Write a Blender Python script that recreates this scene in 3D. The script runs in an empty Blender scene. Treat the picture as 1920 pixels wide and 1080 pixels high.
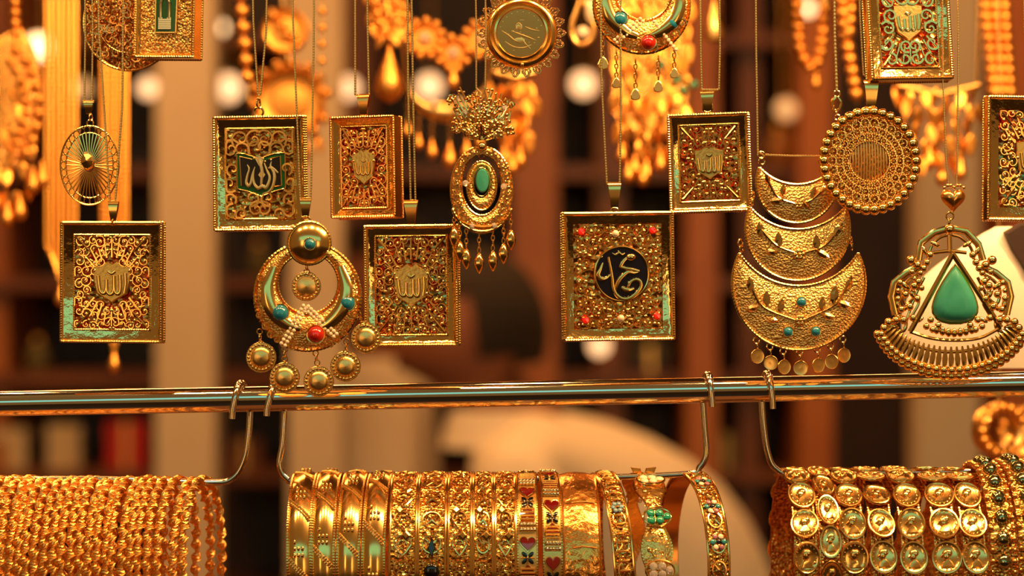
import bpy, math, random
import numpy as np
from mathutils import Vector
R = math.radians
PI = math.pi
scn = bpy.context.scene
C = scn.collection

# ------------------------------------------------------------------ camera, world, light, exposure
CAMY, CAMZ, U = -0.9, 1.5, 0.0002          # camera 0.9 m before the pendants; 0.2 mm per pixel in that plane
cam = bpy.data.cameras.new('camera')
cam.sensor_width = 36.0
cam.lens = 36.0 * 0.9 / (1920 * U)
cam.clip_start = 0.02
cam.dof.use_dof = True
cam.dof.focus_distance = 0.89
cam.dof.aperture_fstop = 7.5
co = bpy.data.objects.new('camera', cam); C.objects.link(co)
co.location = (0, CAMY, CAMZ); co.rotation_euler = (R(90), 0, 0)
scn.camera = co

w = bpy.data.worlds.new('evening'); scn.world = w; w.use_nodes = True
w.node_tree.nodes['Background'].inputs[0].default_value = (0.23, 0.12, 0.036, 1)
w.node_tree.nodes['Background'].inputs[1].default_value = 1.0

def area(name, loc, target, sx, sy, power, col, spread=180):
    l = bpy.data.lights.new(name, 'AREA'); l.shape = 'RECTANGLE'; l.size = sx; l.size_y = sy
    l.energy = power; l.color = col; l.spread = R(spread)
    o = bpy.data.objects.new(name, l); C.objects.link(o); o.location = loc
    d = Vector(target) - Vector(loc)
    o.rotation_euler = d.to_track_quat('-Z', 'Y').to_euler()
    return o
def disk(name, loc, target, r, power, col):
    o = area(name, loc, target, r, r, power, col); o.data.shape = 'DISK'; o.data.size = 2 * r
    return o
WARM = (1.0, 0.56, 0.21)
# row of halogen spots in the head of the shop window, above and in front of the jewellery
for i, x in enumerate((-0.36, -0.19, -0.03, 0.13, 0.27, 0.42)):
    disk('window_spot', (x, -0.20, CAMZ + 0.40), (x * 0.8, 0.02, CAMZ - 0.06), 0.022, (0.85, 0.95, 1.3, 1.3, 2.2, 6.5)[i], WARM)
# a second row behind them that lights the inner necklaces
for x in (-0.30, 0.0, 0.30):
    disk('window_spot', (x, 0.14, CAMZ + 0.42), (x * 0.9, 0.22, CAMZ), 0.022, 0.95, (1.0, 0.52, 0.18))
# evening light falling into the lane above the opposite stalls (cool), and two added warm fill panels for the gold faces
area('lane_daylight', (0.0, -3.2, CAMZ + 1.05), (0, 0, CAMZ), 5.0, 0.8, 12.0, (0.18, 1.0, 0.92))
area('added_front_fill', (-1.6, -3.4, CAMZ + 0.1), (0, 0, CAMZ), 0.5, 0.9, 6.0, WARM)
area('added_front_fill', (1.7, -3.4, CAMZ - 0.1), (0, 0, CAMZ), 0.5, 1.0, 6.0, WARM)
# shop ceiling
area('shop_ceiling_light', (-0.6, 1.5, 2.62), (-0.6, 1.7, 0), 0.9, 0.5, 34, (1.0, 0.43, 0.12))
area('shop_ceiling_light', (0.7, 2.2, 2.62), (0.7, 2.3, 0), 0.9, 0.5, 20, (1.0, 0.43, 0.12))

vs = scn.view_settings
vs.view_transform = 'Standard'; vs.look = 'None'; vs.gamma = 1.0; vs.use_curve_mapping = False
vs.exposure = -0.35

# ------------------------------------------------------------------ materials
MATS = {}
def mat(name, col, metal=0.0, rough=0.4, bump=None, vary=None, coat=0.0, emit=None, trans=0.0, sheen=0.0, vary_scale=300, noise_rough=0.0):
    """bump = (kind, scale, strength, distance); vary = second colour mixed in by noise"""
    if name in MATS: return MATS[name]
    m = bpy.data.materials.new(name); m.use_nodes = True
    nt = m.node_tree; b = nt.nodes['Principled BSDF']
    b.inputs['Base Color'].default_value = (*col, 1); b.inputs['Metallic'].default_value = metal
    b.inputs['Roughness'].default_value = rough; b.inputs['Coat Weight'].default_value = coat
    b.inputs['Coat Roughness'].default_value = 0.05
    b.inputs['Transmission Weight'].default_value = trans
    b.inputs['Sheen Weight'].default_value = sheen
    if emit:
        b.inputs['Emission Color'].default_value = (*emit[0], 1); b.inputs['Emission Strength'].default_value = emit[1]
    tc = nt.nodes.new('ShaderNodeTexCoord')
    if vary:
        n = nt.nodes.new('ShaderNodeTexNoise'); n.inputs['Scale'].default_value = vary_scale; n.inputs['Detail'].default_value = 3
        nt.links.new(tc.outputs['Object'], n.inputs['Vector'])
        r = nt.nodes.new('ShaderNodeValToRGB'); r.color_ramp.elements[0].position = 0.38; r.color_ramp.elements[1].position = 0.62
        r.color_ramp.elements[0].color = (*col, 1); r.color_ramp.elements[1].color = (*vary, 1)
        nt.links.new(n.outputs['Fac'], r.inputs['Fac']); nt.links.new(r.outputs['Color'], b.inputs['Base Color'])
    if bump:
        kind, sc, st, dist = bump
        if kind == 'voronoi':
            n = nt.nodes.new('ShaderNodeTexVoronoi'); out = 'Distance'
        else:
            n = nt.nodes.new('ShaderNodeTexNoise'); n.inputs['Detail'].default_value = 4; out = 'Fac'
        n.inputs['Scale'].default_value = sc
        nt.links.new(tc.outputs['Object'], n.inputs['Vector'])
        bp = nt.nodes.new('ShaderNodeBump'); bp.inputs['Strength'].default_value = st; bp.inputs['Distance'].default_value = dist
        nt.links.new(n.outputs[out], bp.inputs['Height']); nt.links.new(bp.outputs['Normal'], b.inputs['Normal'])
    MATS[name] = m
    return m
GC = (1.0, 0.62, 0.20)
gold = mat('polished_gold', GC, 1, 0.17)
gold_soft = mat('satin_gold', (1.0, 0.60, 0.19), 1, 0.30, bump=('noise', 1500, 0.12, 0.0003))
gold_grain = mat('granulated_gold', (1.0, 0.57, 0.17), 1, 0.36, bump=('voronoi', 1300, 0.7, 0.0005))
gold_stamp = mat('stamped_gold', (1.0, 0.60, 0.18), 1, 0.22, bump=('noise', 520, 0.5, 0.0008))
gold_pierce = mat('pierced_gold', (1.0, 0.55, 0.14), 1, 0.25, vary=(0.50, 0.17, 0.03), vary_scale=700, bump=('voronoi', 800, 0.8, 0.0007))
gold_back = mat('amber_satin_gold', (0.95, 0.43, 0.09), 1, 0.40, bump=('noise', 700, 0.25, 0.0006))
gold_red = mat('red_gold', (1.0, 0.48, 0.13), 1, 0.22)
foil = mat('copper_glint_foil', (0.88, 0.09, 0.02), 1, 0.25, vary=(0.62, 0.36, 0.10), vary_scale=330, bump=('voronoi', 420, 0.9, 0.001))  # copper-red backing, with red and olive glints mixed into its colour
foil_dark = mat('amber_foil', (0.62, 0.24, 0.05), 1, 0.22, vary=(0.9, 0.52, 0.15), vary_scale=260, bump=('voronoi', 420, 0.8, 0.001))
chrome = mat('chrome', (0.80, 0.74, 0.64), 1, 0.07)
steel_wire = mat('wire_steel', (0.72, 0.62, 0.50), 1, 0.14)
turq = mat('turquoise', (0.008, 0.16, 0.24), 0, 0.22, vary=(0.015, 0.20, 0.29), vary_scale=220, coat=0.6)
turq_green = mat('green_turquoise', (0.02, 0.24, 0.15), 0, 0.5, vary=(0.03, 0.28, 0.20), vary_scale=120, coat=0.1)
coral = mat('red_coral', (0.46, 0.012, 0.004), 0, 0.18, coat=0.8)
enamel_green = mat('green_enamel', (0.0, 0.075, 0.015), 0, 0.10, coat=1.0)
enamel_black = mat('black_enamel', (0.004, 0.003, 0.003), 0, 0.16, coat=0.2)
enamel_navy = mat('navy_enamel', (0.002, 0.002, 0.010), 0, 0.16, coat=0.2)
enamel_red = mat('red_enamel', (0.13, 0.003, 0.003), 0, 0.12, coat=1.0)
pearl = mat('pearl', (0.85, 0.66, 0.45), 0, 0.2, coat=0.8)
crystal = mat('crystal', (0.95, 0.90, 0.85), 0, 0.03, trans=0.75)
emerald = mat('emerald', (0.01, 0.25, 0.14), 0, 0.06, coat=1.0)
leather = mat('cream_leather', (0.90, 0.83, 0.70), 0, 0.45, bump=('noise', 900, 0.1, 0.0004))
leather_dark = mat('dark_leather', (0.035, 0.014, 0.008), 0, 0.5, bump=('noise', 700, 0.2, 0.0005))
cloth_white = mat('white_cotton', (0.78, 0.70, 0.58), 0, 0.85, bump=('noise', 40, 0.2, 0.01), sheen=0.2)
skin = mat('skin', (0.22, 0.07, 0.035), 0, 0.6, vary=(0.26, 0.09, 0.045), vary_scale=12)
hair = mat('black_hair', (0.012, 0.005, 0.003), 0, 0.8, bump=('noise', 90, 0.4, 0.01))
eye_white = mat('eye', (0.7, 0.65, 0.6), 0, 0.2, vary=(0.68, 0.62, 0.56), vary_scale=30)
post_paint = mat('cream_painted_wood', (0.62, 0.52, 0.38), 0, 0.55, vary=(0.58, 0.47, 0.33), vary_scale=5, bump=('noise', 60, 0.1, 0.004))
wood = mat('red_brown_wood', (0.15, 0.042, 0.012), 0, 0.4, vary=(0.20, 0.065, 0.018), vary_scale=7, bump=('noise', 50, 0.15, 0.004))
wood_orange = mat('orange_wood', (0.34, 0.10, 0.022), 0, 0.4, vary=(0.42, 0.14, 0.03), vary_scale=6, bump=('noise', 50, 0.15, 0.004))
wood_dark = mat('dark_wood', (0.030, 0.011, 0.006), 0, 0.5, vary=(0.05, 0.017, 0.008), vary_scale=5, bump=('noise', 40, 0.15, 0.004))
plaster = mat('ochre_plaster', (0.42, 0.27, 0.13), 0, 0.8, vary=(0.36, 0.22, 0.10), vary_scale=3, bump=('noise', 30, 0.2, 0.004))
felt = mat('brown_felt', (0.12, 0.045, 0.014), 0, 0.9, vary=(0.10, 0.035, 0.012), vary_scale=30, bump=('noise', 500, 0.3, 0.001))
box_cream = mat('cream_card', (0.6, 0.5, 0.36), 0, 0.6, vary=(0.55, 0.45, 0.3), vary_scale=20)
box_red = mat('red_card', (0.60, 0.02, 0.01), 0, 0.5, vary=(0.5, 0.015, 0.01), vary_scale=20)
box_green = mat('olive_card', (0.12, 0.10, 0.03), 0, 0.5, vary=(0.10, 0.08, 0.025), vary_scale=20)
bulb = mat('lamp_bulb', (1, 0.9, 0.7), 0, 0.4, emit=((1.0, 0.60, 0.30), 2.4))
bulb_dim = mat('frosted_bulb', (1, 0.9, 0.7), 0, 0.4, emit=((1.0, 0.52, 0.22), 0.8))
bulb_hot = mat('bright_bulb', (1, 0.9, 0.7), 0, 0.4, emit=((1.0, 0.66, 0.32), 5.0))
housing = mat('brass_housing', (0.7, 0.42, 0.15), 1, 0.35, bump=('noise', 100, 0.05, 0.002))

# ------------------------------------------------------------------ helpers
def unit(y): return U * (y - CAMY) / 0.9
def P(px, py, y=0.0):
    u = unit(y); return Vector(((px - 960) * u, y, CAMZ + (540 - py) * u))

class B:
    """mesh collector in pixel-sized units: x right, y away from the camera, z up"""
    def __init__(s): s.v = []; s.f = []; s.m = []; s.cur = 0
    def add(s, vs, fs):
        o = len(s.v); s.v += [tuple(map(float, p)) for p in vs]
        s.f += [tuple(i + o for i in f) for f in fs]; s.m += [s.cur] * len(fs); return s
    def box(s, x0, x1, y0, y1, z0, z1):
        return s.add([(x, y, z) for z in (z0, z1) for y in (y0, y1) for x in (x0, x1)],
                     [(0, 2, 3, 1), (4, 5, 7, 6), (0, 1, 5, 4), (2, 6, 7, 3), (0, 4, 6, 2), (1, 3, 7, 5)])
    def tube(s, pts, r, n=6, closed=False, flat=1.0, cap=True, twist=None, up=None):
        p = np.array(pts, float); k = len(p)
        r = np.full(k, r, float) if np.isscalar(r) else np.array(r, float)
        if closed: t = np.roll(p, -1, 0) - np.roll(p, 1, 0)
        else: t = np.gradient(p, axis=0)
        t /= np.linalg.norm(t, axis=1)[:, None] + 1e-12
        nrm = np.zeros((k, 3))
        a = np.array(up, float) if up is not None else np.array([0, 1.0, 0]) if abs(t[0][1]) < 0.9 else np.array([1.0, 0, 0])
        cur = a - t[0] * a.dot(t[0]); cur /= np.linalg.norm(cur) + 1e-12
        for i in range(k):
            cur = cur - t[i] * cur.dot(t[i]); l = np.linalg.norm(cur)
            cur = cur / l if l > 1e-9 else nrm[i - 1]
            nrm[i] = cur
        bi = np.cross(t, nrm)
        ang = np.arange(n) * 2 * PI / n
        ca, sa = np.cos(ang), np.sin(ang)
        tw = np.zeros(k) if twist is None else np.array(twist, float)
        V = []
        for i in range(k):
            N, M = nrm[i], bi[i]
            if tw[i]:
                c0, s0 = math.cos(tw[i]), math.sin(tw[i]); N, M = N * c0 + M * s0, M * c0 - N * s0
            V += list(p[i] + r[i] * (flat * ca[:, None] * N + sa[:, None] * M))
        F = []
        for i in range(k if closed else k - 1):
            j = (i + 1) % k
            for q in range(n):
                F.append((i * n + q, i * n + (q + 1) % n, j * n + (q + 1) % n, j * n + q))
        if cap and not closed:
            F.append(tuple(range(n))[::-1]); F.append(tuple((k - 1) * n + q for q in range(n)))
        return s.add(V, F)
    def rope(s, pts, r, pitch=None, n=5, closed=False, depth=0.3, flat=1.0):
        """a twisted or beaded wire along a polyline"""
        pitch = pitch or 2.2 * r
        p = np.array(pts, float)
        if closed: p = np.vstack([p, p[:1]])
        seg = np.linalg.norm(np.diff(p, axis=0), axis=1); L = np.concatenate([[0], np.cumsum(seg)])
        nb = max(2, int(round(L[-1] / pitch)))
        d = np.linspace(0, L[-1], nb * 3 + (0 if closed else 1), endpoint=not closed)
        q = np.stack([np.interp(d, L, p[:, i]) for i in range(3)], 1)
        ph = d / L[-1] * nb * 2 * PI
        return s.tube(q, r * (1 - depth * (0.5 + 0.5 * np.cos(ph))), n, closed, flat)
    def sphere(s, c, r, seg=8, ring=5, sc=(1, 1, 1)):
        V = [(c[0], c[1], c[2] + r * sc[2])]; F = []
        for i in range(1, ring):
            a = PI * i / ring
            for j in range(seg):
                b = 2 * PI * j / seg
                V.append((c[0] + r * sc[0] * math.sin(a) * math.cos(b), c[1] + r * sc[1] * math.sin(a) * math.sin(b), c[2] + r * sc[2] * math.cos(a)))
        V.append((c[0], c[1], c[2] - r * sc[2])); last = len(V) - 1
        for j in range(seg):
            F.append((0, 1 + j, 1 + (j + 1) % seg)); F.append((last, 1 + (ring - 2) * seg + (j + 1) % seg, 1 + (ring - 2) * seg + j))
        for i in range(ring - 2):
            for j in range(seg):
                F.append((1 + i * seg + j, 1 + (i + 1) * seg + j, 1 + (i + 1) * seg + (j + 1) % seg, 1 + i * seg + (j + 1) % seg))
        return s.add(V, F)
    def lathe(s, c, prof, n=24, ax='y', sx=1.0, sz=1.0):
        """prof = [(radius, height)]; height runs towards the camera for ax y, upwards for ax z, rightwards for ax x"""
        V = []; F = []
        for (r, h) in prof:
            for j in range(n):
                a = 2 * PI * j / n; x, z = r * math.cos(a) * sx, r * math.sin(a) * sz
                V.append((c[0] + x, c[1] - h, c[2] + z) if ax == 'y' else (c[0] + x, c[1] + z, c[2] + h) if ax == 'z' else (c[0] + h, c[1] - x, c[2] + z))
        for i in range(len(prof) - 1):
            for j in range(n): F.append((i * n + j, i * n + (j + 1) % n, (i + 1) * n + (j + 1) % n, (i + 1) * n + j))
        if prof[0][0] > 1e-6: F.append(tuple(range(n))[::-1])
        if prof[-1][0] > 1e-6: F.append(tuple((len(prof) - 1) * n + j for j in range(n)))
        return s.add(V, F)
    def prism(s, pts, d0, d1, bev=0.0):
        """outline [(x, z)] between depths d0 (front, smaller y) and d1"""
        n = len(pts); cx = sum(p[0] for p in pts) / n; cz = sum(p[1] for p in pts) / n
        if not bev:
            return s.add([(x, d0, z) for x, z in pts] + [(x, d1, z) for x, z in pts], [tuple(range(n)), tuple(range(2 * n - 1, n - 1, -1))] + [(i, (i + 1) % n, n + (i + 1) % n, n + i) for i in range(n)])
        sh = [(p[0] + (cx - p[0]) * bev, p[1] + (cz - p[1]) * bev) for p in pts]
        m_ = d0 + (d1 - d0) * (0.4 if bev else 0)
        V = [(x, d0, z) for x, z in sh] + [(x, m_, z) for x, z in pts] + [(x, d1, z) for x, z in pts]
        F = [tuple(range(n)), tuple(range(3 * n - 1, 2 * n - 1, -1))]
        for k in (0, n):
            for i in range(n): F.append((k + i, k + (i + 1) % n, k + n + (i + 1) % n, k + n + i))
        return s.add(V, F)
    def rects(s, w, h, prof, close=False):
        """mitred rectangular moulding: prof = [(inset, y)]"""
        V = []; F = []
        for i, y in prof:
            a, b = w / 2 - i, h / 2 - i; V += [(-a, y, -b), (a, y, -b), (a, y, b), (-a, y, b)]
        for k in range(len(prof) - 1):
            for j in range(4): F.append((k * 4 + j, k * 4 + (j + 1) % 4, k * 4 + 4 + (j + 1) % 4, k * 4 + 4 + j))
        if close: F.append((3, 2, 1, 0))
        return s.add(V, F)
    def band(s, A, Bp, bulge, back, k=5):
        """dished plate between two polylines with as many points"""
        n = len(A); V = []; F = []
        for i in range(n):
            for j in range(k + 1):
                f = j / k; a, b = A[i], Bp[i]
                V.append((a[0] + (b[0] - a[0]) * f, -bulge * math.sin(PI * f), a[1] + (b[1] - a[1]) * f))
        o = len(V)
        for i in range(n):
            for j in range(k + 1):
                f = j / k; a, b = A[i], Bp[i]; V.append((a[0] + (b[0] - a[0]) * f, back, a[1] + (b[1] - a[1]) * f))
        for i in range(n - 1):
            for j in range(k):
                q = i * (k + 1) + j
                F.append((q, q + 1, q + k + 2, q + k + 1)); F.append((o + q, o + q + k + 1, o + q + k + 2, o + q + 1))
            for j in (0, k):
                q = i * (k + 1) + j; F.append((q, q + k + 1, o + q + k + 1, o + q))
        return s.add(V, F)
    def mesh(s, name, mats, u, smooth=True):
        me = bpy.data.meshes.new(name)
        a = np.array(s.v, float) * u
        me.from_pydata([tuple(p) for p in a], [], s.f)
        for m_ in (mats if isinstance(mats, (list, tuple)) else [mats]): me.materials.append(m_)
        if any(s.m): me.polygons.foreach_set('material_index', s.m)
        import bmesh
        bm = bmesh.new(); bm.from_mesh(me); bmesh.ops.recalc_face_normals(bm, faces=bm.faces[:]); bm.to_mesh(me); bm.free()
        if smooth:
            me.polygons.foreach_set('use_smooth', [True] * len(me.polygons)); me.set_sharp_from_angle(angle=R(42))
        me.update(); return me
    def build(s, name, mats, parent=None, u=None, smooth=True):
        o = bpy.data.objects.new(name, s.mesh(name, mats, u if u else (parent['_u'] if parent else U), smooth))
        C.objects.link(o); o.parent = parent
        return o

UN = {}
def tag(o, label, cat, group=None, kind=None):
    if label: o['label'] = label
    if cat: o['category'] = cat
    if group: o['group'] = group
    if kind: o['kind'] = kind
    return o
class T:
    """a thing: an Empty whose parts are traced in photograph pixels round its own origin"""
    def __init__(s, name, label, cat, px, py, y=0.0, yaw=0.0, roll=0.0, group=None, pitch=0.0):
        s.o = bpy.data.objects.new(name, None); C.objects.link(s.o); s.o.empty_display_size = 0.005
        s.o.location = P(px, py, y); s.o.rotation_euler = (R(pitch), R(roll), R(yaw)); tag(s.o, label, cat, group)
        s.ox, s.oy, s.u = px, py, unit(y)
    def q(s, x, y, d=0.0): return (x - s.ox, -d, s.oy - y)
    def xz(s, pts): return [(x - s.ox, s.oy - y) for x, y in pts]
    def part(s, name, m, mats, parent=None, smooth=True): return m.build(name, mats, parent or s.o, s.u, smooth)
    def inst(s, name, me, x, y, d=0.0, sc=1.0, rot=(0, 0, 0), parent=None):
        """a child that shares mesh data (mesh made in pixel units at U)"""
        o = bpy.data.objects.new(name, me); C.objects.link(o); o.parent = parent or s.o
        k = s.u; o.location = ((x - s.ox) * k, -d * k, (s.oy - y) * k)
        f = k / U; o.scale = (f * sc, f * sc, f * sc) if np.isscalar(sc) else tuple(f * c for c in sc)
        o.rotation_euler = rot
        return o
def arc(cx, cy, rx, ry, a0, a1, n):
    return [(cx + rx * math.cos(R(a0 + (a1 - a0) * i / (n - 1))), cy - ry * math.sin(R(a0 + (a1 - a0) * i / (n - 1)))) for i in range(n)]
def smooth_path(pts, n=6):
    """Catmull-Rom through the points"""
    p = [np.array(q, float) for q in pts]; p = [2 * p[0] - p[1]] + p + [2 * p[-1] - p[-2]]; out = []
    for i in range(1, len(p) - 2):
        for k in range(n):
            t = k / n
            out.append(0.5 * ((2 * p[i]) + (p[i + 1] - p[i - 1]) * t + (2 * p[i - 1] - 5 * p[i] + 4 * p[i + 1] - p[i + 2]) * t * t + (3 * p[i] - p[i - 1] - 3 * p[i + 1] + p[i + 2]) * t ** 3))
    out.append(p[-2]); return [tuple(q) for q in out]
def scroll(cx, cz, r, turns, a0, sgn, n=15):
    out = []
    for i in range(n):
        f = i / (n - 1); a = a0 + sgn * turns * 2 * PI * f; q = r * (1 - 0.86 * f)
        out.append((cx + q * math.cos(a), cz + q * math.sin(a)))
    return out

# shared small meshes (radius 1 pixel unit)
M_BEAD = B().sphere((0, 0, 0), 1, 12, 8).mesh('bead', gold, U)
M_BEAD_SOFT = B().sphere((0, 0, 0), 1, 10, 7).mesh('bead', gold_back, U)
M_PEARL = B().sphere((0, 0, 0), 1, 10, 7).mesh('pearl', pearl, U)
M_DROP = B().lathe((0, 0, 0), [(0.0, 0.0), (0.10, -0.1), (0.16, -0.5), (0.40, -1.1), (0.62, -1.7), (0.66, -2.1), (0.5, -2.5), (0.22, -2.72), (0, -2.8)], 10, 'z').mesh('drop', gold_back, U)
M_RING = B().tube([(math.cos(a) , 0, math.sin(a)) for a in np.linspace(0, 2 * PI, 14, endpoint=False)], 0.26, 6, True).mesh('ring', gold, U)
def cabochon(name, m, set_m):
    b = B(); b.lathe((0, 0, 0), [(1.22, -0.2), (1.25, 0.1), (1.16, 0.28), (1.02, 0.22)], 20)
    b.cur = 1; b.lathe((0, 0, 0), [(1.04, 0.1), (1.0, 0.32), (0.82, 0.62), (0.5, 0.82), (0.2, 0.9), (0, 0.91)], 20)
    return b.mesh(name, [set_m, m], U)
M_TURQ = cabochon('turquoise_stone', turq, gold)
M_CORAL = cabochon('coral_stone', coral, gold)
# ------------------------------------------------------------------ the setting
def struct(name, m, mats, parent=None, smooth=False):
    o = m.build(name, mats, parent, 1.0, smooth); o['kind'] = 'structure'; return o
BACK = 3.3
struct('floor', B().box(-2.2, 2.2, -0.25, BACK + 0.1, -0.1, 0), wood_dark)
struct('ceiling', B().box(-2.2, 2.2, -0.25, BACK + 0.1, 2.7, 2.8), plaster)
struct('wall_back', B().box(-2.2, 2.2, BACK, BACK + 0.1, 0, 2.7), wood_dark)
struct('wall_left', B().box(-2.3, -2.2, -0.25, BACK + 0.1, 0, 2.7), plaster)
struct('wall_right', B().box(2.2, 2.3, -0.25, BACK + 0.1, 0, 2.7), plaster)
# stepped base of the shop window below the bangles
struct('floor_display', B().box(-0.9, 0.9, -0.12, 0.75, 1.24, 1.27), felt)
struct('wall_window_front', B().box(-0.9, 0.9, -0.12, -0.09, 0, 1.24), wood)
struct('floor_lane', B().box(-6, 6, -8, -0.25, -0.12, -0.02), wood_dark)
# hanging rails above the picture that carry the chains
def rail(name, y, py, r):
    a, b = P(-500, py, y), P(2420, py, y); struct(name, B().tube([a, b], r, 12), chrome, smooth=True)
for y, n in ((0.0, 'trim_1'), (0.32, 'trim_2')): rail(n, y, -170 if y == 0 else -120, 0.004)
def slab(px0, px1, py0, py1, y, dep, m, name):
    a, b = P(px0, py1, y), P(px1, py0, y); struct(name, B().box(a.x, b.x, y, y + dep, a.z, b.z), m)
k = 3
# three cream posts that run from floor to ceiling
for a, b in ((292, 402), (541, 640), (1722, 1838)):
    p0, p1 = P(a, 0, 2.3), P(b, 0, 2.3)
    m = B().box(p0.x, p1.x, 2.3, 2.3 + (p1.x - p0.x), 0, 2.7)
    m.box(p0.x - 0.012, p1.x + 0.012, 2.29, 2.31 + (p1.x - p0.x), 0, 0.12)
    struct('trim_%d' % k, m, post_paint); k += 1
# wooden uprights and shelves of the wall cabinets
for a, b, y, m_ in ((-60, 12, 3.0, wood_orange), (640, 700, 3.0, wood), (960, 1045, 2.95, wood_orange), (1118, 1170, 3.0, wood),
                    (1288, 1345, 2.9, wood_orange), (1385, 1425, 3.0, wood), (1498, 1562, 2.9, wood_orange), (1880, 1940, 2.9, wood_orange)):
    p0, p1 = P(a, 0, y), P(b, 0, y); struct('trim_%d' % k, B().box(p0.x, p1.x, y, BACK, 0.0, 2.3), m_); k += 1
sh_z = [P(0, v, 2.95).z for v in (60, 310, 520, 700, 884, 1120)]
for z in sh_z:
    for a, b in ((-300, 300), (380, 560), (630, 1300), (1330, 1560)):
        p0, p1 = P(a, 0, 2.95), P(b, 0, 2.95)
        if z == sh_z[0] and a == 630: continue
        struct('trim_%d' % k, B().box(p0.x, p1.x, 2.97, BACK, z - 0.02, z), wood); k += 1

# ------------------------------------------------------------------ chrome rail and bangle hangers
def rod_py(x): return 757 - 37 * x / 1920.0
rod_a, rod_b = P(-500, rod_py(-500)), P(2420, rod_py(2420))
rod = B().tube([tuple(rod_a + (rod_b - rod_a) * f) for f in np.linspace(0, 1, 9)], 0.0048, 32).build('display_rail', chrome, None, 1.0)
tag(rod, 'thick polished chrome rail running across the window below the pendants', 'rail')
def hanger(label, hooks, pts):
    """hooks: (x of the wire below the rail, x of the hook's front end); pts: wire path in pixels"""
    t = T('bangle_hanger', label, 'hanger', pts[0][0], rod_py(pts[0][0]), 0.006, group='wire bangle hangers')
    m = B(); m.tube(smooth_path([t.q(x, y, 0) for x, y in pts], 6), 6.0, 10); t.part('wire', m, steel_wire)
    for xw, xf, ln in hooks:
        cy = rod_py(xw); path = []
        for i in range(15):
            f = i / 14; a = PI * f
            path.append(t.q(xw + (xf - xw) * (0.15 + 0.7 * f), cy - 30 * math.sin(a), 30 - 30 * math.cos(a)))
        e = path[-1]; path = [t.q(xw, cy + 24, 0)] + path + [(xf - t.ox, e[1], e[2] - ln * 0.5), (xf - t.ox + (xf - xw) * 0.05, e[1], e[2] - ln)]
        m = B(); m.tube(path, 6.0, 10); t.part('hook', m, steel_wire)
        m = B(); m.rope(path[3:13], 8.2, 7, 8, depth=0.22); t.part('coil', m, steel_wire)
hanger('bent wire hanger that carries the twisted rope bangles at left', [(467, 443, 34), (-90, -110, 34)],
       [(-92, 780), (-90, 860), (-70, 893), (-30, 899), (200, 899), (390, 905), (436, 897), (458, 862), (466, 815), (469, 768)])
hanger('long wire hanger with upturned ends that carries the mixed bangles in the middle', [(533, 507, 30), (1318, 1330, 28)],
       [(534, 768), (530, 830), (524, 872), (538, 897), (572, 903), (800, 901), (1100, 896), (1285, 889), (1312, 876), (1324, 850), (1321, 800), (1318, 755)])
hanger('wire hanger that carries the coin bangles at right', [(1428, 1442, 34), (2080, 2094, 30)],
       [(1428, 748), (1432, 800), (1440, 850), (1456, 880), (1500, 890), (1700, 886), (1990, 880), (2060, 872), (2078, 830), (2080, 760)])

# ------------------------------------------------------------------ lamps seen as soft discs
def lamp(px, py, y, r, m_, label):
    t = T('spotlight', label, 'lamp', px, py, y, group='lamps inside the shop')
    rr = r / (t.u / U); rr = r
    h = B(); h.lathe((0, 0, 0), [(rr * 0.5, -rr * 1.6), (rr * 0.9, -rr * 1.2), (rr * 1.12, 0.0), (rr * 1.12, rr * 0.12), (rr * 1.0, rr * 0.12), (rr * 0.98, -rr * 0.1)], 20)
    t.part('housing', h, housing)
    b = B(); b.lathe((0, 0, 0), [(rr * 0.98, -0.05 * rr), (rr * 0.8, rr * 0.18), (rr * 0.4, rr * 0.3), (0, rr * 0.33)], 20); t.part('bulb', b, m_)
    s = B(); s.tube([(0, rr * 1.4, 0), (0, rr * 2.2, rr * 0.6), (0, rr * 2.4, rr * 3), (0, rr * 2.4, (2.7 - t.o.location.z) / t.u)], 2.5, 8); t.part('bracket', s, housing)
for px, py, y, r, m_, l in (
    (72, 88, 2.2, 22, bulb_hot, 'brightest oval lamp glowing above the beaded necklace at far left'),
    (152, 166, 2.9, 17, bulb_dim, 'dim lamp just above the oval sunray pendant'),
    (278, 165, 2.9, 17, bulb, 'pale lamp below the green enamel plaque pendant'),
    (427, 165, 2.9, 24, bulb, 'pale lamp above the left corner of the open book pendant'),
    (412, 52, 2.6, 12, bulb_hot, 'bright lamp right of the green enamel plaque pendant'),
    (652, 165, 2.9, 20, bulb, 'lamp between two chains above the tilted framed pendant'),
    (805, 162, 2.9, 21, bulb, 'lamp glowing behind the drop of the stone necklace'),
    (1094, 158, 2.9, 21, bulb, 'lamp right of the filigree coin pendant'),
    (1124, 648, 2.9, 17, bulb, 'low lamp just under the round calligraphy pendant'),
    (1515, 16, 2.2, 11, bulb_hot, 'bright lamp at the top edge between hanging necklaces'),
    (1474, 205, 2.9, 18, bulb_dim, 'dim lamp above the three tiered crescents'),
    (1478, 165 + 70, 3.0, 8, bulb_dim, None)):
    if l: lamp(px, py, y, r, m_, l)

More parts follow.
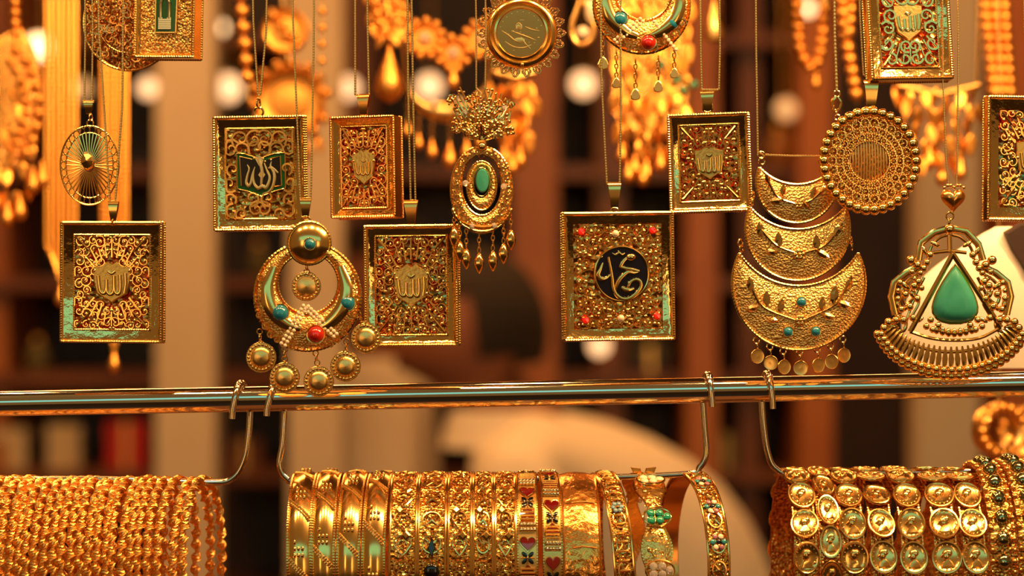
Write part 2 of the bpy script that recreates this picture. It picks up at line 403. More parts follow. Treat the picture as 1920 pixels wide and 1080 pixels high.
# ------------------------------------------------------------------ things on the shelves at the back
def goods(px, py, wpx, hpx, y, m_, lm, name, label, cat):
    t = T(name, label, cat, px, py, y)
    m = B(); a = wpx / 2; m.rects(wpx, wpx * 0.7, [(0, 0)]); m = B()
    m.box(-a, a, -a * 0.7, a * 0.7, 0, hpx * 0.72); t.part('box_body', m, m_)
    m = B(); m.box(-a * 1.05, a * 1.05, -a * 0.75, a * 0.75, hpx * 0.74, hpx); t.part('lid', m, lm)
    m = B(); m.box(-a * 0.15, a * 0.15, -a * 0.80, a * 0.80, -0.01 * hpx, hpx * 1.02); t.part('ribbon', m, gold_soft)
def vase(px, py, wpx, hpx, y, m_, label):
    t = T('jar', label, 'jar', px, py, y); a = wpx / 2; h = hpx
    m = B(); m.lathe((0, 0, 0), [(a * 0.6, 0), (a * 0.95, h * 0.2), (a, h * 0.45), (a * 0.7, h * 0.7), (a * 0.4, h * 0.8), (a * 0.5, h * 0.86)], 18, 'z'); t.part('jar_body', m, m_)
    m = B(); m.lathe((0, 0, 0), [(a * 0.55, h * 0.86), (a * 0.5, h * 0.93), (a * 0.12, h * 0.96), (a * 0.14, h)], 14, 'z'); t.part('lid', m, gold_soft)
goods(20, 884, 62, 80, 3.02, box_cream, box_cream, 'gift_box', 'cream box on the low shelf at the far left edge', 'box')
goods(122, 884, 58, 86, 3.02, box_cream, box_cream, 'gift_box', 'taller cream box on the low shelf left of the red box', 'box')
goods(240, 884, 70, 92, 3.02, box_red, box_red, 'gift_box', 'bright red box on the low shelf beside the cream post', 'box')
vase(70, 700, 44, 70, 3.02, box_green, 'olive jar on the shelf behind the framed pendant at left')
vase(485, 520, 40, 70, 3.02, box_green, 'olive jar on the shelf under the open book pendant')
goods(460, 884, 60, 60, 3.02, wood, wood, 'gift_box', 'brown box on the shelf between the two cream posts', 'box')
vase(1075, 520, 44, 76, 3.02, box_green, 'olive jar on the shelf behind the round calligraphy pendant')
goods(1218, 700, 66, 52, 3.02, wood_dark, box_green, 'gift_box', 'dark box on the shelf right of the low lamp', 'box')
goods(1360, 884, 40, 70, 3.02, box_green, box_green, 'gift_box', 'olive box on the shelf between two wire hangers', 'box')
vase(1460, 310, 46, 80, 3.02, mat('amber_glaze', (0.5, 0.2, 0.04), 0, 0.3, coat=0.5, vary=(0.45, 0.17, 0.03), vary_scale=10), 'amber jar on the shelf behind the three crescents')

# ------------------------------------------------------------------ the two people in the shop
def skin_mesh(name, joints, edges, mats, parent, root=0, sub=2):
    me = bpy.data.meshes.new(name); me.from_pydata([j[:3] for j in joints], edges, [])
    o = bpy.data.objects.new(name, me); C.objects.link(o); o.parent = parent
    sm = o.modifiers.new('skin', 'SKIN'); sm.use_smooth_shade = True
    for i, j in enumerate(joints):
        r = j[3]; v = me.skin_vertices[0].data[i]; v.radius = (r, j[4] if len(j) > 4 else r); v.use_root = (i == root)
    ss = o.modifiers.new('sub', 'SUBSURF'); ss.levels = ss.render_levels = sub
    me.materials.append(mats)
    return o
def bake(o):
    dg = bpy.context.evaluated_depsgraph_get(); me = bpy.data.meshes.new_from_object(o.evaluated_get(dg)); o.modifiers.clear(); o.data = me
    me.polygons.foreach_set('use_smooth', [True] * len(me.polygons)); return o
def head_mesh(s, face=-1):
    """a head facing -x (face=-1), centre at origin, height 0.23*s, as vertices and faces in metres"""
    b = B(); b.sphere((0, 0, 0.0), 0.115 * s, 24, 18, (0.86, 0.68, 1.0)); V = []
    for x, y, z in b.v:
        q = -face * x if face > 0 else x
        if x < 0:
            zz = z / (0.115 * s)
            x *= 1.05 - (0.10 if zz < -0.55 else 0)
            if abs(y) < 0.022 * s and -0.35 < zz < 0.12: x -= 0.026 * s * (1 - abs(y) / (0.022 * s)) * (0.12 - zz) / 0.47      # nose
            if 0.05 < zz < 0.25 and 0.012 * s < abs(y) < 0.05 * s: x += 0.008 * s                                             # eye sockets
            if abs(zz + 0.52) < 0.08 and abs(y) < 0.03 * s: x -= 0.006 * s                                                    # lips
            if zz < -0.75: x -= 0.012 * s
        else:
            if z < -0.05 * s: x *= 0.75
        V.append((x, y, z))
    b.v = V; f0 = len(b.v)
    for sg in (-1, 1):
        b.lathe((0.012 * s, sg * 0.078 * s, -0.005 * s), [(0.006 * s, -0.006 * s), (0.02 * s, 0.0), (0.022 * s, 0.006 * s), (0.012 * s, 0.004 * s)], 12, 'y', 0.8, 1.5)
    return b
def person(label, P0, joints, edges, headpos, hs, tilt, robe_j, robe_e, hair_cut):
    e = bpy.data.objects.new('person', None); C.objects.link(e); e.location = P0; tag(e, label, 'person', 'people in the shop')
    body = bake(skin_mesh('body', joints, edges, skin, e))
    # head and body are one mesh
    hb = head_mesh(hs); ct, st = math.cos(tilt), math.sin(tilt)
    hv = [(headpos[0] + x * ct - z * st, headpos[1] + y, headpos[2] + x * st + z * ct) for x, y, z in hb.v]
    me = body.data; v = [tuple(q.co) for q in me.vertices]; f = [tuple(p.vertices) for p in me.polygons]; o0 = len(v)
    nm = bpy.data.meshes.new('body'); nm.from_pydata(v + hv, [], f + [tuple(i + o0 for i in q) for q in hb.f]); nm.materials.append(skin)
    nm.polygons.foreach_set('use_smooth', [True] * len(nm.polygons)); body.data = nm
    def tf(x, y, z): return (headpos[0] + x * ct - z * st, headpos[1] + y, headpos[2] + x * st + z * ct)
    h = B(); h.sphere((0, 0, 0), 0.122 * hs, 24, 18, (0.90, 0.74, 1.02)); keep = [i for i, (x, y, z) in enumerate(h.v) if z > 0.045 * hs or (x > -0.005 * hs and z > -0.05 * hs) or (x > 0.04 * hs and z > -0.075 * hs)]
    ks = set(keep); h.f = [q for q in h.f if all(i in ks for i in q)]; h.m = [0] * len(h.f)
    h.v = [tf(x + 0.004, y, z) for x, y, z in h.v]; h.build('hair', hair, e, 1.0)
    ey = B()
    for sg in (-1, 1): ey.sphere(tf(-0.088 * hs, sg * 0.03 * hs, 0.018 * hs), 0.011 * hs, 8, 6)
    ey.build('eyes', eye_white, e, 1.0)
    bake(skin_mesh('robe', robe_j, robe_e, cloth_white, e))
    col = B(); n = joints[3]; col.lathe((n[0], n[1], n[2] - 0.02), [(0.075, -0.02), (0.07, 0.0), (0.064, 0.025), (0.058, 0.025)], 20, 'z'); col.build('collar', cloth_white, e, 1.0)
    return e
def hand(j, e, wrist, d, sgn):
    """palm and five fingers as chains from the wrist, appended to joints and edges"""
    w0 = Vector(j[wrist][:3]); d = Vector(d).normalized(); side = Vector((0, 1, 0)) * sgn
    i0 = len(j); pc = w0 + d * 0.055; j.append((*pc, 0.028, 0.016)); e.append((wrist, i0))
    for k, (off, ln) in enumerate(((-0.03, 0.065), (-0.01, 0.075), (0.01, 0.07), (0.028, 0.055))):
        a = pc + d * 0.03 + side * off; b = a + d * ln * 0.5 + Vector((0, 0, -0.004)); c = b + d * ln * 0.45 + Vector((0, 0, -0.018)); i = len(j)
        j += [(*a, 0.010), (*b, 0.009), (*c, 0.007)]; e += [(i0, i), (i, i + 1), (i + 1, i + 2)]
    a = w0 + d * 0.03 - side * 0.03; b = a + d * 0.03 - side * 0.02; i = len(j); j += [(*a, 0.012), (*b, 0.009)]; e += [(i0, i), (i, i + 1)]
# nearer person: profile to the left, bent over the counter, broad white back to the right
y0 = 2.05; s0 = unit(y0)
def X(px): return (px - 960) * s0
def Z(py): return CAMZ + (540 - py) * s0
hipx = X(1300); 
jA = [(hipx, 0, 0.86, 0.11, 0.13), (X(1195), 0, Z(1015), 0.09, 0.13), (X(1050), 0, Z(920), 0.075, 0.12), (X(940), 0, Z(775), 0.05), (X(905), 0, Z(700), 0.05),
      (X(985), -0.16, Z(905), 0.05), (X(1060), -0.24, Z(1240), 0.048), (X(860), -0.14, Z(1400), 0.035),
      (X(985), 0.16, Z(905), 0.05), (X(1060), 0.24, Z(1240), 0.048), (X(860), 0.14, Z(1400), 0.035),
      (hipx, -0.1, 0.78, 0.09), (hipx - 0.02, -0.1, 0.44, 0.06), (hipx + 0.02, -0.1, 0.07, 0.04), (hipx - 0.12, -0.11, 0.03, 0.03),
      (hipx, 0.1, 0.78, 0.09), (hipx - 0.02, 0.1, 0.44, 0.06), (hipx + 0.02, 0.1, 0.07, 0.04), (hipx - 0.12, 0.11, 0.03, 0.03)]
eA = [(0, 1), (1, 2), (2, 3), (3, 4), (2, 5), (5, 6), (6, 7), (2, 8), (8, 9), (9, 10), (0, 11), (11, 12), (12, 13), (13, 14), (0, 15), (15, 16), (16, 17), (17, 18)]
robeA = [(j[0], j[1], j[2], j[3] * 1.12 + 0.026, (j[4] if len(j) > 4 else j[3]) * 1.12 + 0.03) for j in jA[:3]] + [(X(958), 0, Z(808), 0.066)]
robeA += [(j[0], j[1], j[2], j[3] + 0.022) for j in (jA[5], jA[6])] + [(X(885), -0.15, Z(1380), 0.05)] + [(j[0], j[1], j[2], j[3] + 0.022) for j in (jA[8], jA[9])] + [(X(885), 0.15, Z(1380), 0.05)]
robeA += [(hipx, 0, 0.6, 0.18, 0.19), (hipx, 0, 0.12, 0.2, 0.2)]
reA = [(0, 1), (1, 2), (2, 3), (2, 4), (4, 5), (5, 6), (2, 7), (7, 8), (8, 9), (0, 10), (10, 11)]
for i in (0, 1, 2): jA[i] = (*jA[i][:3], jA[i][3] * .62, jA[i][4] * .66)
hand(jA, eA, 7, (-1, 0, -0.1), -1); hand(jA, eA, 10, (-1, 0, -0.1), 1)
person('person in a white robe bending forward behind the rail, dark hair, facing left', (0, y0, 0), jA, eA,
       (X(886), 0, Z(618)), 0.82, R(8), robeA, reA, 0)
# farther person: upright in white, half behind the second post
y1 = 2.75; s1 = unit(y1)
def X1(px): return (px - 960) * s1
def Z1(py): return CAMZ + (540 - py) * s1
jB = [(X1(705), 0, 0.84, 0.10, 0.13), (X1(705), 0, 1.10, 0.085, 0.13), (X1(715), 0, Z1(745), 0.065, 0.11), (X1(722), 0, Z1(660), 0.05), (X1(722), 0, Z1(610), 0.05),
      (X1(718), -0.16, Z1(725), 0.055), (X1(728), -0.20, Z1(960), 0.042), (X1(690), -0.2, Z1(1150), 0.032),
      (X1(718), 0.16, Z1(725), 0.055), (X1(728), 0.20, Z1(960), 0.042), (X1(690), 0.2, Z1(1150), 0.032),
      (X1(735), -0.09, 0.76, 0.085), (X1(730), -0.09, 0.43, 0.06), (X1(745), -0.09, 0.07, 0.04), (X1(640), -0.1, 0.03, 0.03),
      (X1(735), 0.09, 0.76, 0.085), (X1(730), 0.09, 0.43, 0.06), (X1(745), 0.09, 0.07, 0.04), (X1(640), 0.1, 0.03, 0.03)]
eB = list(eA[:18])
robeB = [(j[0], j[1], j[2], j[3] + 0.02, (j[4] if len(j) > 4 else j[3]) + 0.02) for j in jB[:3]] + [(X1(722), 0, Z1(680), 0.062)]
robeB += [(j[0], j[1], j[2], j[3] + 0.02) for j in (jB[5], jB[6])] + [(X1(700), -0.2, Z1(1125), 0.046)] + [(j[0], j[1], j[2], j[3] + 0.02) for j in (jB[8], jB[9])] + [(X1(700), 0.2, Z1(1125), 0.046)]
robeB += [(X1(735), 0, 0.55, 0.16, 0.18), (X1(735), 0, 0.12, 0.18, 0.2)]
for i in (0, 1, 2): jB[i] = (*jB[i][:3], jB[i][3] * .7, jB[i][4] * .7)
hand(jB, eB, 7, (-0.3, 0, -1), -1); hand(jB, eB, 10, (-0.3, 0, -1), 1)
person('person in a white robe standing upright beside the cream post', (0, y1, 0), jB, eB, (X1(722), 0, Z1(545)), 0.95, 0.0, robeB, reA, 0)
# ------------------------------------------------------------------ pendants
def bail(t, x, y0, y1, wt=24, wb=11, mt=None, d=0.0, kink=0.0):
    """folded tapering ribbon; y0 top, y1 bottom in pixels"""
    m = B(); h = y1 - y0; n = 16; V = []; F = []
    for i in range(n):
        a = 2 * PI * i / n; z = math.cos(a); yy = math.sin(a)
        f = (1 - z) / 2; hw = (wt + (wb - wt) * f ** 0.8) / 2; dp = 7.5 * (1 - 0.6 * f)
        for k_, (sx, of) in enumerate(((-1, 0), (1, 0), (1, -1.6), (-1, -1.6))):
            V.append((x - t.ox + sx * hw + kink * f * 4, -d + yy * (dp + of), t.oy - (y0 + h * f) - (of if z < 0 else -of) * abs(z)))
    for i in range(n):
        j = (i + 1) % n
        for q in range(4): F.append((i * 4 + q, i * 4 + (q + 1) % 4, j * 4 + (q + 1) % 4, j * 4 + q))
    m.add(V, F); b = t.part('bail', m, mt or gold)
    return b
def ring(t, x, y, r, d=0.0, yaw=0.0, sc=None, name='jump_ring'):
    return t.inst(name, M_RING, x, y, d, r, (0, 0, R(yaw)))
def chain(label, pts, y, r=2.2, m_=None, pitch=None):
    """fine chain; pts in pixels, from the rail down through the bail and back up"""
    t = T('neck_chain', label, 'chain', pts[0][0], pts[0][1], y, group='fine gold neck chains')
    m = B(); m.rope([t.q(*p) for p in pts], r * 1.15, pitch or 5, 5, depth=0.38); o = t.part('links', m, m_ or gold_soft)
    return t
TOP = -166
def filigree(m, hw, hh, rng, y, size=(9, 15), rt=1.7, dens=1.0, hole=None, leaf=True):
    """mirrored scrollwork in a rectangle (half width, half height)"""
    cols = max(2, int(hw / (size[1] * 0.95) * dens)); rows = max(3, int(2 * hh / (size[1] * 1.25) * dens))
    for i in range(cols):
        for j in range(rows):
            cx = (i + 0.5 + rng.uniform(-.25, .25)) * hw / cols; cz = -hh + (j + 0.5 + rng.uniform(-.25, .25)) * 2 * hh / rows
            if hole and (cx / hole[0]) ** 2 + ((cz - hole[2]) / hole[1]) ** 2 < 1: continue
            r = rng.uniform(*size); a0 = rng.uniform(0, 2 * PI); sg = rng.choice((-1, 1)); tn = rng.uniform(0.9, 1.5); yy = y - rng.uniform(0, 2)
            pts = scroll(cx, cz, r, tn, a0, sg)
            for s in (1, -1):
                p3 = [(s * min(max(a, -hw), hw), yy, min(max(b, -hh), hh)) for a, b in pts]
                m.tube(p3, [rt * (1.0 - 0.35 * k / 14) for k in range(15)], 5)
                if leaf:
                    m.sphere((s * cx, yy - 1, cz), rt * 1.6, 6, 4, (1.0, .7, 1.5))
                    lx, lz = cx + r * 1.1 * math.cos(a0 + 1), cz + r * 1.1 * math.sin(a0 + 1)
                    if abs(lx) < hw and abs(lz) < hh: m.sphere((s * lx, yy - 1, lz), rt * 1.5, 6, 4, (1.7 if k % 2 else 1, .7, 1.3))
def shield(hw, hh): return [(-hw, hh * .75), (-hw * .55, hh * .8), (-hw * .25, hh), (0, hh * .85), (hw * .25, hh), (hw * .55, hh * .8), (hw, hh * .75), (hw * .95, 0), (hw * .8, -hh * .55), (hw * .3, -hh * .8), (0, -hh), (-hw * .3, -hh * .8), (-hw * .8, -hh * .55), (-hw * .95, 0)]
def sacred_strokes(m, k, y, dz=0.0):
    """the small raised word in the middle of the framed pendants, in a cell of about 2k by 2k"""
    for pts, r in (([(-.75, .35), (-.7, -.1), (-.62, -.5), (-.42, -.62), (-.3, -.35), (-.28, .15)], .11), ([(-.28, .1), (-.25, -.5), (-.05, -.68), (.12, -.45), (.14, .35)], .11),
                   ([(.14, .2), (.18, -.45), (.36, -.66), (.5, -.4), (.48, .4)], .11), ([(.78, .5), (.8, -.1), (.72, -.62)], .12), ([(-.2, .62), (0, .48), (.2, .62)], .09)):
        m.tube([(x * k, y, z * k + dz) for x, z in smooth_path(pts, 4)], r * k, 6, flat=0.55)
def framed(label, cx, cy, wd, ht, y=-0.010, yaw=0.0, roll=0.0, thick=22, bev=20, seed=1, back=None, rope=3.1, style='word', tone=None, inner=True, fil=None, pitch=0.0):
    t = T('framed_pendant', label, 'pendant', cx, cy, y, yaw, roll, 'rectangular framed gold pendants', pitch)
    t.ox = t.oy = 0.0; rng = random.Random(seed); g = tone or gold
    m = B(); m.rects(wd, ht, [(3, thick), (0, thick), (0, 0), (3.5, -2.5), (5, -1), (6, 0.5)]); m.add([(-wd / 2 + 3, thick, -ht / 2 + 3), (wd / 2 - 3, thick, -ht / 2 + 3), (wd / 2 - 3, thick, ht / 2 - 3), (-wd / 2 + 3, thick, ht / 2 - 3)], [(0, 1, 2, 3)])
    t.part('frame', m, g)
    m = B(); m.rects(wd, ht, [(5.5, 0.2), (bev * 0.55, 4), (bev, 9)]); t.part('bevel', m, mat('mirror_gold', (1.0, 0.66, 0.25), 1, 0.12, bump=('noise', 230, 0.30, 0.0015)))
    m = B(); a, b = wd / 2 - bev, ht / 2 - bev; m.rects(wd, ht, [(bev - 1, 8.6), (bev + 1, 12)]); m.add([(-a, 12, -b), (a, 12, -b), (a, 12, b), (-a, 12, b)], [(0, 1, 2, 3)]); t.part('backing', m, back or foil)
    loop = [(-wd / 2, 0), (wd / 2, 0)]
    def rect_pts(i, yy): a, b = wd / 2 - i, ht / 2 - i; return [(-a, yy, -b), (a, yy, -b), (a, yy, b), (-a, yy, b)]
    m = B(); m.rope(rect_pts(1.5, -1.5), rope, 4.6, 6, True, 0.35); m.rope(rect_pts(0.5, thick - 1), rope, 4.6, 6, True, 0.35); t.part('rope_border', m, g)
    if inner:
        m = B(); m.rope(rect_pts(bev + 1, 7.5), 2.2, 4.4, 6, True, 0.35); t.part('inner_border', m, g)
    m = B(); hole = None
    if style == 'word': hole = (a * .52, b * .46, 0)
    if style == 'disc': hole = (60, 60, 8)
    if style == 'book': hole = (a * .66, b * .52, -4)
    if style != 'grain':
        if fil == 'bold': filigree(m, a - 3, b - 3, rng, 6.5, (13, 19), 3.4, 0.95, hole, False)
        else: filigree(m, a - 3, b - 3, rng, 8, (8, 13), 1.5, 0.92, hole)
        t.part('filigree', m, g)
    if style == 'word':
        m = B(); m.prism(shield(a * .50, b * .44), 5.5, 11, 0.06); t.part('cartouche', m, mat('olive_gold', (0.72, 0.46, 0.13), 1, 0.34, bump=('noise', 800, 0.3, 0.0005)))
        m = B(); sacred_strokes(m, a * .46, 4.6); t.part('lettering', m, g)
        m = B()
        for s in (-1, 1):                      # rays fanning below and above the cartouche
            for k in range(-4, 5):
                an = R(k * 13); r0, r1 = b * .52, b * .92
                m.tube([(math.sin(an) * r0 * .9, 7, s * math.cos(an) * r0), (math.sin(an) * r1 * .8, 6, s * math.cos(an) * r1)], [2.6, 1.3], 5)
            for s2 in (-1, 1): m.tube([(s * (a - 6), 6.5, s2 * (b - 6)), (s * a * .55, 6, s2 * b * .62)], [3, 1.6], 6)
        t.part('rays', m, g)
    return t, a, b

# 1 -- green enamel plaque, top left
t, a, b = framed('gold plaque pendant with a green enamel arch, cut by the top edge', 309, 20, 116, 176, -0.012, -10, 1.2, 50, 9, 2, gold_grain, style='grain', inner=False)
m = B(); rng = random.Random(5)
for k_ in range(330):
    m.sphere((rng.uniform(-a + 3, a - 3), 11.5, rng.uniform(-b + 3, b - 3)), rng.uniform(2.0, 3.6), 6, 4)
o = t.part('granulation', m, gold_soft); o['kind'] = 'stuff'
m = B(); m.prism([(-20, -40), (20, -40), (22, 50), (-20, 50)], 7.0, 12); t.part('enamel_panel', m, enamel_green)
m = B(); m.rope([(-20, 7, -40), (20, 7, -40), (22, 7, 50), (-20, 7, 50)], 1.8, 20, 5, True, 0.0); t.part('panel_rim', m, gold)
m = B()
for i in range(5): m.box(-14, 11, 4.6, 7.5, -34 + i * 4.0, -34 + i * 4.0 + 3.4)
for x in (-10, 7):
    m.tube([(x, 6, -14), (x, 5.5, 14), (x, 6, 16)], [3.0, 2.6, 4.0], 8); m.box(x - 4, x + 4, 4.2, 7.5, -15, -12)
m.tube([(-10, 6, 14), (-7, 5.5, 24), (-2, 5.5, 29), (4, 5.5, 24), (7, 6, 14)], 2.4, 6); t.part('arch_relief', m, mat('pale_gold', (0.9, 0.72, 0.42), 1, 0.3))
chain('chain that holds the green enamel plaque at the top edge', [(300, TOP), (311, -70), (322, TOP)], -0.010)
# 2 -- left lower frame
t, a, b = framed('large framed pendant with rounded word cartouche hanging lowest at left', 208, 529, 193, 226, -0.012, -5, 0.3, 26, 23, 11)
t.ox = t.oy = 0; bail(t, 4, -152, -113, 22, 9); ring(t, 4, -112, 6, yaw=80)
chain('long chain running down behind the oval pendant to the lower left framed pendant', [(180, TOP), (186, 60), (206, 378), (216, 378), (229, 200), (233, TOP)], -0.010)
# 3 -- open book
t, a, b = framed('framed pendant with a green enamel open book and gold calligraphy', 486, 325, 174, 214, -0.008, -5, -0.6, 16, 21, 21, foil_dark, fil='bold', style='book')
def bk(x, y): return ((420 + x / 9.0) - 486, 325 - (260 + y / 9.0))
m = B(); outl = [bk(*p) for p in ((205, 240), (330, 250), (450, 290), (600, 335), (700, 300), (850, 255), (1030, 240), (1038, 840), (840, 890), (620, 972), (410, 890), (205, 840))]
m.prism(outl, 4.5, 11); t.part('enamel_book', m, enamel_green)
m = B(); m.prism([bk(*p) for p in ((265, 300), (460, 350), (600, 390), (740, 350), (950, 305), (965, 785), (800, 800), (620, 850), (440, 800), (275, 785))], 3.6, 5); t.part('enamel_page', m, enamel_black)
m = B(); m.rope([(x, 4.2, z) for x, z in outl], 1.5, 20, 6, True, 0)
for pts in (((255, 295), (470, 350)), ((255, 295), (280, 790)), ((750, 345), (950, 300), (970, 790), (850, 810))): m.tube([(*bk(*p)[:1], 3.4, bk(*p)[1]) for p in pts], 1.3, 6)
t.part('book_rim', m, gold)
m = B()
def strokes(m, f, lst, y, k):
    for pts, r in lst:
        sp = smooth_path(pts, 5); n = len(sp)
        rr = [k * (r[0] + (r[1] - r[0]) * math.sin(PI * i / (n - 1))) if isinstance(r, tuple) else k * r for i in range(n)]
        m.tube([(f(*p)[0], y, f(*p)[1]) for p in sp], rr, 8, flat=0.7)
strokes(m, bk, [([(385, 435), (415, 510), (385, 620), (365, 740), (405, 790), (445, 740), (465, 640), (490, 550), (520, 472)], (8, 28)),
                ([(505, 500), (485, 640), (505, 770), (570, 830), (640, 800), (700, 825), (750, 740), (765, 640), (715, 520), (675, 410)], (10, 32)),
                ([(600, 290), (590, 350), (612, 430), (632, 520), (640, 600), (628, 690), (622, 780)], (22, 30)),
                ([(800, 385), (785, 470), (838, 570), (848, 680), (820, 800), (765, 880), (700, 915)], (8, 30)), ([(745, 500), (810, 500), (910, 582)], (14, 26))], 2.6, 1 / 9.0)
m.prism([bk(*p) for p in ((635, 520), (695, 610), (635, 690), (575, 610))], 1.5, 5); m.prism([bk(*p) for p in ((520, 330), (600, 285), (670, 345), (640, 450), (590, 460))], 1.5, 5)
for p in ((500, 325), (655, 335), (690, 385), (790, 360)): m.sphere((bk(*p)[0], 2.5, bk(*p)[1]), 2.2, 8, 5)
t.part('calligraphy', m, mat('matt_gold', (0.85, 0.58, 0.24), 1, 0.35))
t.ox = t.oy = 0; ring(t, 0, -115, 9); ring(t, 0, -131, 9, yaw=82, name='jump_ring')
chain('chain forming a narrow V above the open book pendant', [(471, TOP), (475, 40), (484, 178), (488, 178), (499, 60), (503, TOP)], -0.008, 2.2)
# 4 -- strongly turned frame
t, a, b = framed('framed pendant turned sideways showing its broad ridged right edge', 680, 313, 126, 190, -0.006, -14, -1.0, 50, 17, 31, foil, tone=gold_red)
t.ox = t.oy = 0; bail(t, 4, -137, -96, 26, 12, gold_red)
chain('pair of chain strands above the sideways framed pendant', [(666, TOP), (666, 178), (686, 180), (692, 176), (689, 40), (688, TOP)], -0.006, 2.2)
# 5 -- centre left lower frame
t, a, b = framed('framed pendant with red and green glints coloured into its foil below the turned one, beside the crescent', 770, 535, 176, 226, -0.013, -7, -0.5, 30, 19, 41, mat('green_glint_foil', (0.80, 0.12, 0.025), 1, 0.2, vary=(0.50, 0.46, 0.18), vary_scale=260, bump=('voronoi', 420, 0.9, 0.001)))  # the backing's red and green glints are painted by colour noise
t.ox = t.oy = 0; bail(t, 2, -160, -113, 28, 13, gold_red)
chain('long chain pair ending at the framed pendant with glint coloured foil', [(763, TOP), (765, 150), (770, 376), (779, 376), (775, 200), (769, TOP)], -0.012, 2.2)
# 6 -- navy calligraphy
t, a, b = framed('framed pendant with round navy enamel disc of gold calligraphy and four red stones', 1160, 518, 210, 240, -0.012, 5, -0.8, 22, 21, 51, foil_dark, style='disc', inner=False)
def nv(x, y): return ((1100 + x / 7.714) - 1160 , 518 - (450 + y / 7.714))
cxn, czn = nv(515, 490)
m = B(); m.lathe((cxn, 6, czn), [(50, -6), (50, 0.5), (0, 1.0)], 48); t.part('enamel_disc', m, enamel_navy)
m = B(); m.tube([(cxn + 51 * math.cos(q), 5.5, czn + 51 * math.sin(q)) for q in np.linspace(0, 2 * PI, 48, endpoint=False)], 2.4, 8, True); t.part('disc_rim', m, gold)
m = B()
strokes(m, nv, [([(650, 225), (600, 255), (540, 310), (500, 385), (540, 405), (640, 425), (770, 458)], (18, 30)), ([(770, 462), (690, 478), (600, 470), (510, 540), (455, 620), (430, 690), (425, 745)], (10, 36)),
                ([(320, 245), (350, 400), (375, 560), (388, 690), (430, 790), (510, 848), (610, 848), (710, 785), (785, 690), (785, 610), (720, 575), (650, 605), (605, 670)], (22, 30)),
                ([(505, 678), (560, 715), (620, 725), (690, 705)], (22, 38)), ([(610, 600), (615, 650), (590, 700)], (16, 22)),
                ([(240, 325), (205, 420), (172, 500), (215, 560), (290, 545), (345, 500)], (12, 34)), ([(375, 185), (425, 215), (478, 185), (520, 212), (562, 188)], (8, 18)), ([(465, 150), (480, 185)], (8, 12)), ([(215, 250), (240, 232)], (8, 12))], 3.8, 1 / 7.714)
p = nv(650, 250); m.sphere((p[0], 3.5, p[1]), 9, 10, 6, (1.1, .6, .8)); t.part('calligraphy', m, gold)
for x, z in ((-69, 84), (66, 85), (-63, -82), (72, -76)):
    m = B(); m.lathe((x, 6, z), [(7, -4), (7.5, 0), (5.5, 3.2), (0, 3.8)], 8); t.part('red_stone', m, mat('ruby', (0.75, 0.015, 0.01), 0, 0.08, coat=1.0), smooth=False)
for x, z in ((-4, 80), (4, -79)):
    m = B(); m.sphere((x, 5, z), 7, 10, 7); t.part('pearl', m, pearl)
    m = B()
    for k_ in range(7): m.sphere((x + 10 * math.cos(k_ * .9), 7, z + 10 * math.sin(k_ * .9)), 3, 6, 4)
    t.part('petals', m, gold)
t.ox = t.oy = 0; bail(t, -6, -177, -127, 27, 13); ring(t, -6, -122, 7)
chain('chain pair reaching from the top edge down to the navy calligraphy pendant', [(1124, TOP), (1128, 150), (1138, 345), (1162, 345), (1164, 200), (1163, TOP)], -0.012, 2.2)
# 7 -- upper right frame
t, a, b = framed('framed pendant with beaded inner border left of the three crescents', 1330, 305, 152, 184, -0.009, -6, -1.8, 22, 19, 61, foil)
t.ox = t.oy = 0; bail(t, 0, -136, -93, 28, 14); m = B(); m.sphere((0, -2, -0), 1); ring(t, 0, -98 - 6, 9)
chain('square ended chain loop above the framed pendant beside the crescents', [(1313, TOP), (1314, 100), (1316, 168), (1348, 168), (1350, 90), (1348, TOP)], -0.009, 2.2)
# 8 -- top right frame
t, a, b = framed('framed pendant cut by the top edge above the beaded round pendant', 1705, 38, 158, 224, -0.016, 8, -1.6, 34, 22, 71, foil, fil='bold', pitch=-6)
chain('chain that carries the framed pendant at the top right', [(1690, TOP), (1704, -82), (1716, TOP)], -0.014)
# 9 -- right edge frame
t, a, b = framed('framed pendant with red and green glints coloured into its foil cut by the right edge', 1938, 297, 178, 232, -0.012, 7, 0.4, 28, 24, 81, mat('red_green_glint_foil', (0.8, 0.10, 0.03), 1, 0.22, vary=(0.30, 0.40, 0.16), vary_scale=200, bump=('voronoi', 400, 0.9, 0.001)), inner=False)  # reddish backing with green glints put into the base colour
t.ox = t.oy = 0; bail(t, 0, -160, -115, 26, 12)
chain('chain at the right edge holding the pendant with glints coloured into its foil', [(1918, TOP), (1921, 60), (1930, 145), (1945, 145), (1958, TOP)], -0.012)

# 10 -- oval sunray pendant
t = T('sunray_pendant', 'oval openwork pendant with gold wire rays round a shiny centre', 'pendant', 168, 310, -0.006, 0, 0, 'round openwork pendants')
m = B(); n = 40
el = lambda f, rx, ry: t.q(168 + rx * math.cos(2 * PI * f), 310 - ry * math.sin(2 * PI * f))
for k_ in range(n):
    f = k_ / n; p0, p1 = el(f, 10, 13), el(f, 45, 62); m.tube([(p0[0], -5, p0[2]), (p0[0] * .4 + p1[0] * .6, -3, p0[2] * .4 + p1[2] * .6), p1], [1.0, 1.3, 1.6], 5)
t.part('rays', m, gold)
m = B()
for k_ in range(30):
    f = k_ / 30; c = el(f, 49, 67); m.tube([(c[0] + 5.5 * math.cos(q), 0, c[2] + 6.5 * math.sin(q)) for q in np.linspace(0, 2 * PI, 10, endpoint=False)], 1.1, 5, True)
t.part('loops', m, gold)
m = B(); m.rope([el(f, 55, 74) for f in np.linspace(0, 1, 60, endpoint=False)], 1.8, 4, 6, True); m.rope([el(f, 44, 61) for f in np.linspace(0, 1, 60, endpoint=False)], 1.5, 4, 6, True); t.part('rim', m, gold)
